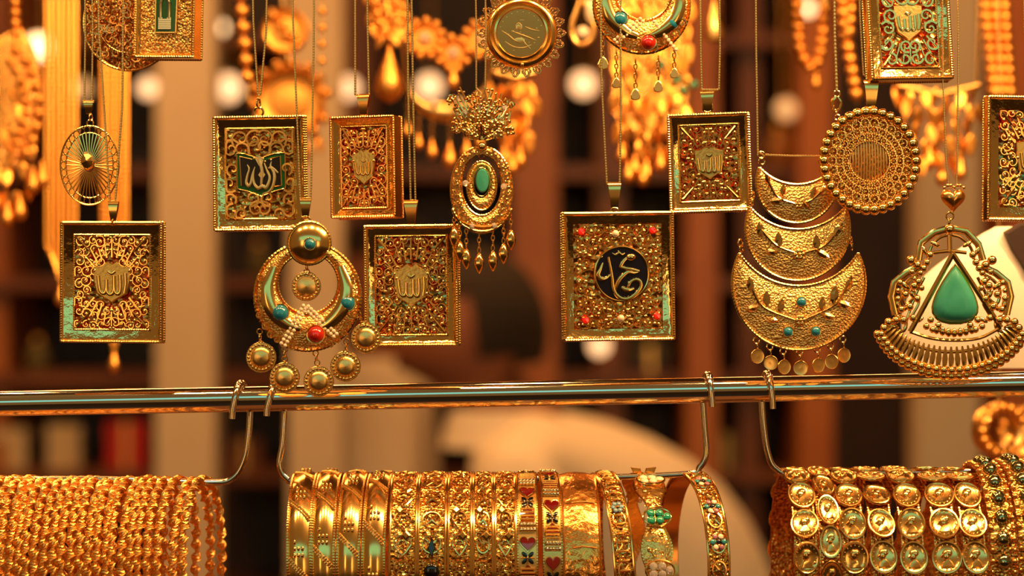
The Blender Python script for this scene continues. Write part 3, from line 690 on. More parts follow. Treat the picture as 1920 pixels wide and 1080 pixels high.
m = B(); m.lathe((-4, 0, 8), [(17, 2), (13, 6), (0, 13)], 9, 'y', 0.85, 1.1); t.part('centre', m, gold, smooth=False)
bail(t, 166, 188, 214, 22, 9); ring(t, 170, 220, 6, yaw=70); ring(t, 169, 231, 6)
chain('chain pair that carries the oval sunray pendant', [(158, TOP), (160, 60), (158, 190), (172, 190), (174, 60), (170, TOP)], -0.006, 2.0)

# 11 -- round filigree disc behind the plaque
t = T('filigree_disc', 'round dome of tangled gold filigree behind the green enamel plaque', 'pendant', 244, 40, 0.012, -10, 0, 'round openwork pendants')
m = B(); rng = random.Random(9)
for k_ in range(190):
    rr = 86 * math.sqrt(rng.random()); an = rng.uniform(0, 2 * PI); cx, cz = rr * math.cos(an), rr * math.sin(an); yy = -16 * (1 - (rr / 90) ** 2)
    m.tube([(x, yy + rng.uniform(-1, 1), z) for x, z in scroll(cx, cz, rng.uniform(6, 11), 1.3, rng.uniform(0, 6), rng.choice((-1, 1)), 11)], 1.6, 5)
t.part('filigree', m, gold_red)
m = B(); m.rope([(92 * math.cos(q), 0, 92 * math.sin(q)) for q in np.linspace(0, 2 * PI, 60, endpoint=False)], 3, 6, 6, True); m.rope([(60 * math.cos(q), -9, 60 * math.sin(q)) for q in np.linspace(0, 2 * PI, 50, endpoint=False)], 2, 5, 6, True); t.part('rim', m, gold)
m = B(); m.lathe((0, 8, 0), [(90, -4), (88, 0), (50, 8), (0, 12)], 36); t.part('back_plate', m, gold_pierce)
ring(t, 250, -58, 8)
chain('chain that carries the filigree disc at the top left', [(240, TOP), (250, -62), (260, TOP)], 0.012)

# 12 -- coin in filigree
t = T('coin_pendant', 'round coin pendant in a smooth double ring with wire lace edge', 'pendant', 977, 62, -0.008, 0, 0, 'round openwork pendants')
m = B(); m.lathe((0, 0, 0), [(66, -3), (67, 2), (63, 7), (58, 8.5), (54, 5), (51, 1.5), (49, 1.5)], 60); t.part('outer_ring', m, gold)
m = B(); m.lathe((0, 0, 0), [(51, -1), (50.5, 4), (47, 5), (45, 2.5)], 60); t.part('inner_ring', m, gold)
m = B(); m.lathe((0, 0, 0), [(49, -3), (47, 1.2), (0, 1.6)], 48); t.part('coin', m, mat('coin_gold', (0.80, 0.52, 0.15), 1, 0.33, bump=('noise', 500, 0.6, 0.0008)))
m = B(); rng = random.Random(3)
m.sphere((-4, 0, 12), 11, 12, 7, (1.0, .28, 1.25)); m.sphere((-3, 0, -14), 20, 14, 7, (1.1, .15, .55)); m.sphere((2, 0, 24), 9, 10, 6, (1.3, .3, .6))
strokes(m, lambda x, y: (x, y), [([(8, 12), (20, 6), (34, 4)], (1, 1.8)), ([(-36, 4), (-24, -4), (-12, -14), (2, -18)], (1, 2)), ([(-30, -16), (-14, -26), (4, -28), (20, -22)], (1, 1.8)), ([(-18, 4), (-4, -2), (12, -8), (28, -14)], (1, 2.2)), ([(0, -8), (8, -20), (18, -30)], (1, 1.6)), ([(-10, 14), (-4, 18), (0, 12)], (1, 2))], -2.0, 1)
for k_ in range(36): m.sphere((rng.uniform(-34, 34), -1.6, rng.uniform(-34, 16)), rng.uniform(1, 2), 6, 4, (1.6, .6, 1))
for k_ in range(10):
    an = R(20 + k_ * 16); m.sphere((40 * math.cos(an), -1.6, 40 * math.sin(an)), 2.0, 6, 4, (1, .6, 1.4))
t.part('coin_relief', m, gold_soft)
m = B()
for k_ in range(22):
    an = 2 * PI * k_ / 22; cx, cz = 74 * math.cos(an), 74 * math.sin(an)
    for s in (-1, 1): m.tube([(x, 1, z) for x, z in scroll(cx + s * 4 * math.sin(an), cz - s * 4 * math.cos(an), 9, 1.2, an, s, 12)], 1.2, 5)
    m.tube([(66 * math.cos(an + .1), 1, 66 * math.sin(an + .1)), (80 * math.cos(an + .06), 0, 80 * math.sin(an + .06)), (84 * math.cos(an), 0, 84 * math.sin(an)), (80 * math.cos(an - .06), 0, 80 * math.sin(an - .06)), (66 * math.cos(an - .1), 1, 66 * math.sin(an - .1))], 1.3, 5)
t.part('lace_edge', m, gold_red)
m = B(); m.sphere((2, -8, -60), 4, 8, 6); t.part('clasp', m, gold)
ring(t, 977, -24, 7)
chain('chain that carries the coin pendant', [(965, TOP), (977, -30), (989, TOP)], -0.008)

# 13 -- crescent pendant with turquoise and coral
def roundel(t, x, y, r, d=2.0, name='roundel'):
    m = B(); c = t.q(x, y, d)
    m.lathe(c, [(r * .95, -3), (r * .98, 1), (r * .70, 2), (r * .66, 4), (r * .4, 6.5), (0, 7.5)], 24); o = t.part(name, m, gold_soft)
    m = B()
    for k_ in range(22):
        a = 2 * PI * k_ / 22; m.sphere((c[0] + r * .84 * math.cos(a), c[1] - 3, c[2] + r * .84 * math.sin(a)), r * .115, 6, 5)
    m.rope([(c[0] + r * .98 * math.cos(a), c[1], c[2] + r * .98 * math.sin(a)) for a in np.linspace(0, 2 * PI, 40, endpoint=False)], 1.6, 4, 5, True)
    t.part('beaded_rim', m, gold, o) if False else m.build('beaded_rim', gold, o, t.u)
    return o
def crescent_pts(cx, cy, Ro, c2x, c2y, Ri, a0, n=40):
    """outer and inner arcs from the left tip round the bottom to the right tip"""
    A = arc(cx, cy, Ro, Ro, 180 - a0, 360 + a0, n)
    out = []
    for (x, y) in A:
        dx, dy = x - c2x, y - c2y; l = math.hypot(dx, dy); out.append((c2x + dx / l * Ri, c2y + dy / l * Ri))
    return A, out
t = T('crescent_pendant', 'wide crescent pendant with two turquoise beads, red bead and hanging roundels', 'pendant', 576, 540, -0.020, 0, 0, 'crescent pendants')
A, I = crescent_pts(577, 556, 99, 578, 531, 57, 66)
A = [(x, 556 + (y - 556) * 1.02) for x, y in A]
m = B(); m.band(t.xz(A), t.xz(I), 8, 4, 8); t.part('crescent_plate', m, gold_grain)
m = B(); m.rope([t.q(x, y, 1) for x, y in A], 4.2, 7, 6); m.rope([t.q(x, y, 2) for x, y in I], 3.2, 5.5, 6); t.part('beaded_edge', m, gold)
m = B()
for s in (-1, 1):                                              # smooth horn-shaped inner crescent and leaf scrolls
    pts = [t.q(577 + s * 62, 500, 13), t.q(577 + s * 74, 540, 19), t.q(577 + s * 66, 578, 21), t.q(577 + s * 40, 606, 20), t.q(577 + s * 12, 616, 18)]
    m.tube(smooth_path(pts, 6), [4 + 10 * math.sin(PI * (0.08 + .84 * i / 24)) for i in range(25)], 10, flat=0.55)
    for (x, y, r) in ((88, 520, 9), (93, 560, 9), (80, 610, 9), (58, 636, 9), (30, 648, 8), (92, 590, 8), (70, 626, 7), (44, 644, 7)):
        m.tube([(p[0], -8, p[1]) for p in scroll(s * x * 0.98, 540 - y, r, 1.2, y * .3, s, 12)], 2.0, 5)
t.part('horns', m, gold)
m = B(); c = t.q(580, 456, 4); m.lathe(c, [(39, -4), (39, 1), (34, 6), (24, 12), (12, 15), (0, 16)], 32); top = t.part('top_dome', m, gold)
m = B(); m.rope([(c[0] + 40 * math.cos(q), c[1], c[2] + 40 * math.sin(q)) for q in np.linspace(0, 2 * PI, 50, endpoint=False)], 3.2, 6, 6, True); m.build('beaded_rim', gold, top, t.u)
t.inst('turquoise_stone', M_TURQ, 583, 458, 19, 10)
t.inst('turquoise_stone', M_TURQ, 527, 587, 20, 15); t.inst('turquoise_stone', M_TURQ, 652, 568, 18, 14); t.inst('coral_stone', M_CORAL, 594, 627, 24, 15)
m = B()
for (x0, y0_, x1, y1_) in ((574, 575, 533, 645), (577, 577, 630, 628)):
    for k_ in range(11):
        f = k_ / 10
        for o_ in (-4, 4):
            dx, dy = (y1_ - y0_) / 80, -(x1 - x0) / 80
            m.sphere(t.q(x0 + (x1 - x0) * f + dx * o_, y0_ + (y1_ - y0_) * f + dy * o_, 22), 3.9, 7, 5)
t.part('pearl_rows', m, pearl)
ring(t, 575, 501, 5, yaw=75); ring(t, 575, 509, 5); roundel(t, 574, 537, 27, -4, 'centre_roundel')
for x, y, ax, ay in ((490, 670, 487, 622), (534, 708, 534, 655), (598, 715, 592, 662), (648, 687, 650, 640), (686, 634, 672, 590)):
    r0 = roundel(t, x, y, 28, 3 if x < 640 else 0)
    n = max(1, int((y - 26 - ay) / 9))
    for k_ in range(n + 1): ring(t, ax + (x - ax) * k_ / (n + 1), ay + (y - 26 - ay) * k_ / max(n, 1), 5, 2, (k_ % 2) * 75)
bail(t, 573, 371, 409, 23, 11); ring(t, 573, 414, 9)
chain('long chain pair that carries the wide crescent pendant', [(547, TOP), (549, 30), (556, 200), (563, 372), (583, 372), (588, 100), (590, TOP)], -0.020, 2.0)
# 14 -- ornate drop with crown and turquoise oval
t = T('drop_pendant', 'ornate oval hoop pendant with flower crown, pale turquoise oval and gold drops', 'pendant', 903, 350, -0.016, 6)
def ell(cx, cy, rx, ry, d, n=48): return [t.q(cx + rx * math.cos(q), cy - ry * math.sin(q), d) for q in np.linspace(0, 2 * PI, n, endpoint=False)]
m = B(); V0, V1 = arc(903, 356, 58, 82, 90, 449.9, 61), arc(903, 346, 38, 58, 90, 449.9, 61); m.band(t.xz(V0), t.xz(V1), 4, 4, 5); t.part('hoop_plate', m, gold_grain)
m = B(); m.rope(ell(903, 356, 58, 82, 1), 2.6, 6, 6, True); m.rope(ell(903, 346, 38, 58, 1), 2.2, 5, 6, True)
rng = random.Random(14)
for k_ in range(46):
    q = 2 * PI * k_ / 46; m.tube([(x, -7, z) for x, z in scroll(48 * math.cos(q), -3 + 69 * math.sin(q), rng.uniform(6, 9), 1.1, q, (-1) ** k_, 10)], 1.8, 5); m.sphere((48 * math.cos(q) + rng.uniform(-6, 6), -7, -3 + 69 * math.sin(q) + rng.uniform(-6, 6)), rng.uniform(2.4, 3.8), 6, 5)
t.part('hoop_beading', m, gold)
m = B(); V0, V1 = arc(903, 348, 27, 45, 90, 449.9, 41), arc(903, 342, 17, 29, 90, 449.9, 41); m.band(t.xz(V0), t.xz(V1), 5, 3, 4); t.part('inner_plate', m, gold_grain)
m = B(); m.rope(ell(903, 348, 28, 46, 1), 2.2, 5, 6, True); m.rope(ell(903, 341, 16, 27, 1), 1.8, 5, 6, True); t.part('inner_beading', m, gold)
m = B(); m.lathe(t.q(904, 339, 2), [(11.5, -4), (12.5, 2), (11, 5), (6, 6), (0, 6.5)], 24, 'y', 1.0, 1.8); t.part('turquoise_stone', m, turq_green)
ring(t, 903, 293, 5); ring(t, 903, 283, 5, yaw=70); m = B(); m.sphere(t.q(903, 275, 6), 9, 12, 8); t.part('knot', m, gold)
m = B(); m.band(t.xz(arc(903, 376, 58, 58, 200, 340, 30)), t.xz(arc(903, 396, 52, 22, 190, 350, 30)), 12, 2, 4)
m.rope([t.q(x, y, 8) for x, y in arc(903, 376, 58, 58, 195, 345, 30)], 3.2, 7, 6); t.part('lower_crescent', m, gold_stamp)
for x, y, s in ((872, 344, 1), (944, 350, 1), (884, 425, 1.1), (926, 424, 1.1)):
    m = B(); m.lathe(t.q(x, y, 9), [(6 * s, -3), (6 * s, 0), (3.6 * s, 3), (0, 3.4)], 8); t.part('clear_stone', m, crystal, smooth=False)
# crown of bent wire flowers
m = B(); rng = random.Random(77)
fans = [(900, 262, -62, 72), (900, 258, -36, 104), (902, 255, -12, 82), (905, 255, 12, 90), (906, 258, 38, 92), (908, 262, 66, 70)]
for x, y, an, ln in fans:
    for o_ in (-9, -3, 3, 9):
        a = R(an + o_); pts = [t.q(x, y, 4)]
        for k_ in range(1, 7):
            f = k_ / 6; pts.append(t.q(x + math.sin(a) * ln * f * .8 + rng.uniform(-2.5, 2.5), y - math.cos(a) * ln * f + rng.uniform(-2.5, 2.5), 4 + 9 * math.sin(PI * f) + rng.uniform(-2, 2)))
        m.tube(pts, [2.6, 2.4, 2.2, 2.0, 1.8, 1.6, 1.4], 5)
    for k_ in range(9):
        f = rng.uniform(.25, 1.0); a = R(an + rng.uniform(-14, 14)); c = (x + math.sin(a) * ln * f * .8, y - math.cos(a) * ln * f)
        m.tube([(p[0], -9 - rng.uniform(0, 5), p[1]) for p in scroll(c[0] - t.ox, t.oy - c[1], rng.uniform(5, 8.5), 1.2, rng.uniform(0, 6), rng.choice((-1, 1)), 10)], 1.7, 5)
t.part('crown_wires', m, gold)
m = B()
for k_ in range(190):
    x, y, an, ln = rng.choice(fans); f = rng.uniform(.1, 1); a = R(an + rng.uniform(-15, 15))
    m.sphere(t.q(x + math.sin(a) * ln * f * .8, y - math.cos(a) * ln * f, 10 + rng.uniform(0, 5)), rng.uniform(2.2, 4.2), 6, 5)
t.part('crown_beads', m, gold)
m = B(); m.tube([t.q(915, 250, 8), t.q(935, 247, 10), t.q(955, 242, 8)], [3, 4, 3], 8); m.prism(t.xz([(880, 262), (848, 204), (868, 200), (895, 230), (912, 200), (935, 222), (960, 206), (948, 248), (915, 264)]), -6, 0); t.part('crown_leaf', m, gold_stamp)
for x, y in ((900, 200), (945, 203), (872, 212)):
    m = B(); m.lathe(t.q(x, y, 12), [(6, -3), (6, 0), (3.6, 3), (0, 3.4)], 8); t.part('clear_stone', m, crystal, smooth=False)
def dangle(t, x, ytop, ydrop, r, me=None, d=4, name='drop', flat=False, sc=None):
    n = max(1, int((ydrop - ytop) / 8))
    m = B()
    for k_ in range(n):
        c = t.q(x, ytop + (k_ + .5) * (ydrop - ytop) / n, d); h = (ydrop - ytop) / n * .62
        m.tube([(c[0] + (3 * math.cos(q) if k_ % 2 else 0), c[1] + (0 if k_ % 2 else 3 * math.cos(q)), c[2] + h * math.sin(q)) for q in np.linspace(0, 2 * PI, 8, endpoint=False)], 1.3, 5, True)
    t.part('dangle_chain', m, gold)
    return t.inst(name, me or M_DROP, x, ydrop, d, sc or r)
M_BUD = B().lathe((0, 0, 0), [(0.0, 0.0), (0.28, -0.2), (0.55, -0.7), (0.75, -1.4), (0.7, -2.0), (0.45, -2.6), (0.18, -3.0), (0, -3.15)], 8, 'z').mesh('drop', gold, U)
for x, y0_, y1_ in ((851, 385, 425), (862, 405, 452), (874, 420, 466), (898, 436, 474), (924, 432, 470), (944, 420, 456), (958, 402, 430)): dangle(t, x, y0_, y1_, 12.5, M_BUD)
chain('chain pair above the ornate oval hoop pendant', [(890, TOP), (893, 60), (893, 165), (904, 178), (910, 165), (911, 60), (908, TOP)], -0.012, 1.8)

# 15 -- second crescent at the top edge
t = T('crescent_pendant', 'crescent pendant with turquoise and red beads cut by the top edge', 'pendant', 1205, 20, -0.006, 4, 0, 'crescent pendants')
A, I = crescent_pts(1203, 10, 90, 1206, -14, 52, 64)
m = B(); m.band(t.xz(A), t.xz(I), 8, 4, 8); t.part('crescent_plate', m, gold_grain)
m = B(); m.rope([t.q(x, y, 1) for x, y in A], 4, 7, 6); m.rope([t.q(x, y, 2) for x, y in I], 3, 5.5, 6); t.part('beaded_edge', m, gold)
m = B()
for s in (-1, 1):
    pts = [t.q(1203 + s * 60, -40, 13), t.q(1203 + s * 70, 0, 19), t.q(1203 + s * 60, 36, 21), t.q(1203 + s * 34, 60, 20), t.q(1203 + s * 10, 70, 18)]
    m.tube(smooth_path(pts, 6), [4 + 9 * math.sin(PI * (0.08 + .84 * i / 24)) for i in range(25)], 10, flat=0.55)
for k_ in range(9):
    q = R(200 + k_ * 17); m.tube([(p[0], -10, p[1]) for p in scroll(-2 + 82 * math.cos(q), 10 + 82 * math.sin(q), 9, 1.2, q, 1, 12)], 2.0, 5)
t.part('horns', m, gold)
t.inst('turquoise_stone', M_TURQ, 1160, 38, 20, 13); t.inst('turquoise_stone', M_TURQ, 1258, 45, 18, 11.5); t.inst('coral_stone', M_CORAL, 1213, 82, 24, 13)
m = B()
for (x0, y0_, x1, y1_) in ((1200, 40, 1152, 80), (1226, 45, 1262, 92)):
    for k_ in range(9):
        f = k_ / 8
        for o_ in (-3.5, 3.5): m.sphere(t.q(x0 + (x1 - x0) * f + o_ * .7, y0_ + (y1_ - y0_) * f + o_ * .7, 22), 3.6, 7, 5)
t.part('pearl_rows', m, pearl)
M_LEAFDROP = B().prism([(0, 0), (.55, -.5), (.95, -1.4), (.8, -2.1), (.3, -2.3), (-.3, -2.3), (-.8, -2.1), (-.95, -1.4), (-.55, -.5)], -.12, .12, 0.15).mesh('drop', gold_soft, U, smooth=False)
for x, y0_, y1_, r in ((1130, 70, 106, 11), (1155, 96, 145, 9), (1191, 112, 165, 10), (1234, 106, 150, 10), (1264, 90, 126, 9)): dangle(t, x, y0_, y1_, r, M_LEAFDROP)
ring(t, 1203, -84, 8); m = B(); c = t.q(1203, -62, 4); m.lathe(c, [(30, -4), (30, 1), (24, 7), (10, 12), (0, 13)], 28); t.part('top_dome', m, gold)
chain('chain that carries the crescent pendant at the top edge', [(1190, TOP), (1203, -92), (1216, TOP)], -0.006)

# 16 -- three tiered crescents
t = T('tiered_crescents', 'three gold crescents hung one below another with leaf sprigs and coin fringe', 'pendant', 1496, 480, -0.012, 0, 0, 'crescent pendants')
def tier(cx, cy, Ro, a0, sag_y, d, name):
    A = arc(cx, cy, Ro, Ro, 180 - a0, 360 + a0, 49)
    (x0, y0_), (x1, y1_) = A[0], A[-1]; half = (x1 - x0) / 2; sag = sag_y - (y0_ + y1_) / 2; Ri = (half * half + sag * sag) / (2 * sag); c2y = sag_y - Ri; c2x = (x0 + x1) / 2
    an = math.degrees(math.asin(min(1, half / Ri))); an = 180 - an if sag > Ri else an
    I = arc(c2x, c2y, Ri, Ri, 270 - an, 270 + an, 49)
    m = B(); m.band(t.xz(A), t.xz(I), 7, 3, 12); o = t.part(name, m, gold_grain); o.location.y = -d * t.u
    m = B(); m.rope([t.q(x, y, 1) for x, y in A], 3.0, 6, 6); m.rope([t.q(x, y, 1) for x, y in I], 3.0, 6, 6); m.build('beaded_edge', gold, o, t.u)
    return o
def sprig(o, pts, leaves, d=9):
    m = B(); sp = smooth_path(pts, 5); m.tube([t.q(x, y, d) for x, y in sp], [3.0 - 1.4 * i / len(sp) for i in range(len(sp))], 6); m.build('stem', gold, o, t.u)
    for x, y, an, ln in leaves:
        m = B(); ln *= 1.3; c = t.q(x, y, d + 1); ca, sa = math.cos(R(an)), math.sin(R(an)); V = []; F = []
        prof = ((-1, 0), (-.55, .36), (0, .46), (.5, .34), (1, 0))
        for f, wv in prof: V += [(c[0] + ln * (f * ca - wv * sa), c[1] + 1, c[2] + ln * (f * sa + wv * ca)), (c[0] + ln * f * ca, c[1] - 2.5, c[2] + ln * f * sa), (c[0] + ln * (f * ca + wv * sa), c[1] + 1, c[2] + ln * (f * sa - wv * ca))]
        for i in range(4): F += [(3 * i, 3 * i + 1, 3 * i + 4, 3 * i + 3), (3 * i + 1, 3 * i + 2, 3 * i + 5, 3 * i + 4)]
        m.add(V, F); m.build('leaf', mat('leaf_gold', (0.95, 0.68, 0.28), 1, 0.14), o, t.u, smooth=False)
def flower(o, x, y, r, d=12):
    m = B(); c = t.q(x, y, d)
    for k_ in range(6): m.sphere((c[0] + r * .6 * math.cos(k_ * PI / 3), c[1], c[2] + r * .6 * math.sin(k_ * PI / 3)), r * .42, 7, 5, (1, .6, 1))
    m.sphere((c[0], c[1] - 2, c[2]), r * .35, 7, 5); m.build('flower', gold_stamp, o, t.u)
o1 = tier(1494, 342, 76, 22, 346, 0, 'top_crescent'); o2 = tier(1495, 428, 98, 24, 430, 2, 'middle_crescent'); o3 = tier(1497, 531, 125, 27, 536, 4, 'bottom_crescent')
sprig(o1, [(1438, 337), (1458, 370), (1492, 383)], [(1438, 335, 110, 8), (1467, 357, 80, 9), (1455, 376, 10, 11)]); sprig(o1, [(1548, 348), (1522, 374), (1498, 383)], [(1524, 362, 80, 10), (1545, 352, 50, 8), (1510, 384, 140, 8)]); flower(o1, 1497, 383, 9)
sprig(o2, [(1424, 428), (1455, 460), (1495, 476)], [(1425, 430, 100, 12), (1459, 450, 95, 12), (1446, 472, 10, 10)]); sprig(o2, [(1572, 426), (1545, 460), (1500, 476)], [(1570, 430, 60, 12), (1530, 455, 95, 12), (1541, 476, 150, 11)]); flower(o2, 1497, 477, 11)
sprig(o3, [(1404, 530), (1430, 575), (1495, 602)], [(1406, 532, 100, 11), (1436, 560, 90, 12), (1463, 573, 80, 11), (1410, 577, 15, 10), (1450, 600, 5, 9)]); sprig(o3, [(1590, 528), (1565, 570), (1500, 602)], [(1590, 530, 70, 11), (1563, 552, 80, 14), (1540, 570, 85, 11), (1580, 570, 160, 11), (1551, 592, 170, 10)]); flower(o3, 1499, 600, 11)
for x, y in ((1501, 566), (1476, 622), (1528, 621)): t.inst('turquoise_stone', M_TURQ, x, y, 14, 8.5)
for x, y in ((1388, 455), (1390, 466), (1595, 450), (1597, 462), (1412, 366), (1411, 378), (1576, 372), (1579, 381), (1427, 291), (1428, 302)): ring(t, x, y, 6.5, 3, (x + y) % 90)
M_DISC = B().lathe((0, 0, -1), [(.95, -.08), (1, 0), (.95, .08), (.8, .04), (0, .1)], 18).mesh('coin_drop', gold_soft, U)
for x, y in ((1418, 638), (1443, 650), (1468, 658), (1499, 660), (1532, 655), (1557, 648), (1580, 636)):
    ring(t, x, y, 6, 2, 15); ring(t, x + 2, y + 10, 5, 2, 80); t.inst('coin_drop', M_DISC, x + 2, y + 16, 3, 14, (0, 0, R(random.Random(x).uniform(-35, 35))))
chain('chain hanging down to the left tip of the three crescents and across behind them', [(1416, TOP), (1418, 100), (1421, 285), (1430, 290), (1480, 292), (1540, 293), (1566, 300), (1568, 316)], -0.010, 2.2)

# 17 -- beaded round pendant
t = T('beaded_round_pendant', 'round filigree pendant rimmed with gold beads and a ribbed dark centre', 'pendant', 1630, 302, -0.018, 6, 0, 'round openwork pendants')
for k_ in range(34):
    a = 2 * PI * k_ / 34; t.inst('rim_bead', M_BEAD, 1630 + 88 * math.cos(a), 302 - 92 * math.sin(a), 4, 10.3)
m = B(); m.lathe((0, 4, 0), [(84, -2), (82, 2), (60, 3), (40, 2)], 48); t.part('plate', m, gold_pierce)
m = B(); rng = random.Random(4)
for (rr, n, s) in ((72, 26, 9), (58, 22, 7.5), (46, 20, 6)):
    for k_ in range(n):
        a = 2 * PI * k_ / n; c = (rr * math.cos(a), rr * math.sin(a))
        m.rope([(c[0] + s * .9 * math.cos(q), -3, c[1] + s * .9 * math.sin(q)) for q in np.linspace(0, 2 * PI, 12, endpoint=False)], 1.5, 4, 5, True)
        m.sphere((c[0], -4, c[1]), s * .35, 6, 4)
for rr in (82, 65, 52, 38): m.rope([(rr * math.cos(q), -3, rr * math.sin(q)) for q in np.linspace(0, 2 * PI, 60, endpoint=False)], 1.8, 4.5, 5, True)
t.part('filigree', m, gold)
m = B()
for k_ in range(13):
    x = -32 + k_ * 64 / 12; h = math.sqrt(max(0, 36 ** 2 - x * x)); m.tube([(x, 0, -h), (x, -5, 0), (x, 0, h)], 2.0, 6)
t.part('ribs', m, gold_soft)
m = B(); m.lathe((0, 3, 0), [(38, -3), (37, 0), (0, 1)], 36); t.part('centre_disc', m, mat('dark_bronze', (0.45, 0.20, 0.05), 1, 0.3, vary=(0.55, 0.27, 0.07), vary_scale=400))
bail(t, 1633, 150, 204, 30, 16); ring(t, 1632, 208, 7)
chain('thick chain with swivel clasp left of the beaded round pendant', [(1563, TOP), (1565, 60), (1569, 172)], -0.016, 3.2, gold_soft, 7)
chain('chain pair running behind the top right frame to the beaded round pendant', [(1608, TOP), (1612, 20), (1619, 140), (1640, 152), (1650, TOP)], -0.012, 2.2)
t2 = T('swivel_clasp', 'small swivel clasp at the end of the thick chain', 'clasp', 1569, 190, -0.016)
ring(t2, 1569, 176, 6); m = B(); m.tube(smooth_path([t2.q(*p) for p in ((1569, 180), (1561, 190), (1563, 205), (1572, 206), (1577, 192), (1570, 181))], 4), [2, 3, 3.5, 4, 4, 3.5, 3.5, 3, 3, 3, 3, 3, 3, 3, 3, 3, 3, 3, 2.5, 2.5, 2][:21], 7); t2.part('hook', m, gold); ring(t2, 1569, 212, 5, yaw=70); ring(t2, 1570, 220, 5)

# 18 -- fan pendant with turquoise drop
t = T('fan_pendant', 'fan shaped openwork pendant with large green turquoise drop and beaded hem', 'pendant', 1783, 560, -0.022)
def tb(m, pts, r, n=8, sm=True, d=0.0, flat=1.0): m.tube([t.q(x, y, d) for x, y in (smooth_path(pts, 4) if sm else pts)], r, n, flat=flat)
hp = []
for i in range(36):
    q = 2 * PI * i / 36; hp.append((16 * math.sin(q) ** 3, 13 * math.cos(q) - 5 * math.cos(2 * q) - 2 * math.cos(3 * q) - math.cos(4 * q)))
m = B(); V = [(x * 1.45 + 4, 0, z * 1.6 + 186) for x, z in hp] + [(x * 1.1 + 4, -8, z * 1.2 + 187) for x, z in hp] + [(x * .5 + 4, -12, z * .55 + 188) for x, z in hp] + [(4, -13, 189)]; F = []
for k_ in range(2):
    for i in range(36): F.append((k_ * 36 + i, k_ * 36 + (i + 1) % 36, k_ * 36 + 36 + (i + 1) % 36, k_ * 36 + 36 + i))
F += [(72 + i, 72 + (i + 1) % 36, 108) for i in range(36)] + [tuple(range(36))[::-1]]
m.add(V, F); t.part('heart_bail', m, gold_red)
m = B()
for i in range(7): m.sphere(t.q(1770 + i * 6, 352 - (4 if i in (1, 2, 4, 5) else 0), 4), 3.4, 6, 5)
t.part('heart_beading', m, gold)
ring(t, 1781, 405, 7); ring(t, 1780, 417, 7, yaw=75); m = B(); m.sphere(t.q(1780, 430, 2), 10, 12, 8); t.part('top_bead', m, gold)
m = B(); tb(m, [(1722, 488), (1727, 455), (1752, 436), (1780, 428), (1812, 434), (1834, 458), (1843, 488)], 7, 8, False, flat=0.7); tb(m, [(1740, 486), (1746, 464), (1762, 446), (1780, 440)], 3); tb(m, [(1826, 486), (1820, 464), (1802, 446), (1784, 440)], 3); tb(m, [(1750, 474), (1781, 471), (1812, 474)], 3.4); tb(m, [(1780, 440), (1781, 472)], 4.5, 8, False); t.part('crown_frame', m, gold)
m = B(); tb(m, [(1786, 476), (1706, 622)], 5.4, 6, False, 3); tb(m, [(1786, 476), (1876, 614)], 5.4, 6, False, 3); tb(m, [(1706, 622), (1745, 634), (1786, 638), (1835, 634), (1876, 614)], 3.6, 6, True, 2); t.part('triangle_frame', m, gold)
def tear(k_): return [t.xz([(1790 + k_ * x, 560 + k_ * y)])[0] for x, y in ((0, -62), (10, -48), (22, -30), (34, -8), (41, 12), (40, 28), (30, 40), (10, 45), (-10, 45), (-30, 40), (-40, 28), (-41, 12), (-34, -8), (-22, -30), (-10, -48))]
m = B(); V = []; lay = ((1.0, 0), (.98, -6), (.86, -11), (.55, -14))
for k_, y in lay: V += [(x, y - 2, z) for x, z in tear(k_)]
n = 15; F = [(a * n + i, a * n + (i + 1) % n, (a + 1) * n + (i + 1) % n, (a + 1) * n + i) for a in range(3) for i in range(n)] + [tuple(range(n))[::-1], tuple(range(3 * n, 4 * n))]
m.add(V, F); t.part('turquoise_drop', m, turq_green)
m = B(); m.rope([(x, -3, z) for x, z in tear(1.03)], 2.4, 30, 6, True, 0); t.part('drop_setting', m, gold)
m = B()
for s in (-1, 1):
    fx = lambda x: 1783 + s * x
    tb(m, [(fx(58), 500), (fx(84), 512), (fx(106), 530), (fx(112), 556), (fx(104), 590)], 7.0, 8, False, flat=.7); tb(m, [(fx(62), 515), (fx(80), 526), (fx(92), 545), (fx(86), 570), (fx(70), 560)], 3.2)
    tb(m, [(fx(104), 588), (fx(84), 604), (fx(92), 622), (fx(116), 612)], 3.6); tb(m, [(fx(50), 520), (fx(64), 548), (fx(76), 580), (fx(84), 604)], 3); tb(m, [(fx(72), 590), (fx(60), 566), (fx(70), 545)], 2.8)
t.part('wings', m, gold)
for s in (-1, 1):
    for x, y, an, ln in ((88, 535, 40, 13), (100, 570, 80, 12), (72, 552, 60, 12), (92, 596, 20, 12), (66, 524, 30, 11), (84, 575, 120, 10), (110, 612, 10, 12), (50, 470, 60, 11), (30, 458, 30, 10), (60, 600, 150, 10)):
        m = B(); m.sphere((0, 0, 0), ln, 10, 6, (1, .35, .45)); o = t.part('petal', m, gold); o.location = tuple(c * t.u for c in t.q(1783 + s * x, y, 2)); o.rotation_euler = (0, R(-s * an), 0)
for s in (-1, 1):
    for x, y, r in ((76, 488, 9), (64, 497, 8), (52, 503, 7), (46, 492, 7), (70, 536, 8), (86, 552, 7), (62, 528, 7), (78, 575, 7.5), (94, 580, 7), (104, 600, 7), (58, 512, 6), (118, 604, 8), (126, 615, 8), (96, 530, 6), (74, 510, 6), (100, 560, 6), (64, 560, 7), (72, 596, 7), (90, 600, 8), (56, 540, 6), (40, 478, 7), (100, 545, 5)):
        t.inst('bead', M_BEAD, 1783 + s * x, y, 5, r)
def hem(f, rx, ry, cy): a = R(196 + 148 * f); return (1783 + rx * math.cos(a), cy - ry * math.sin(a))
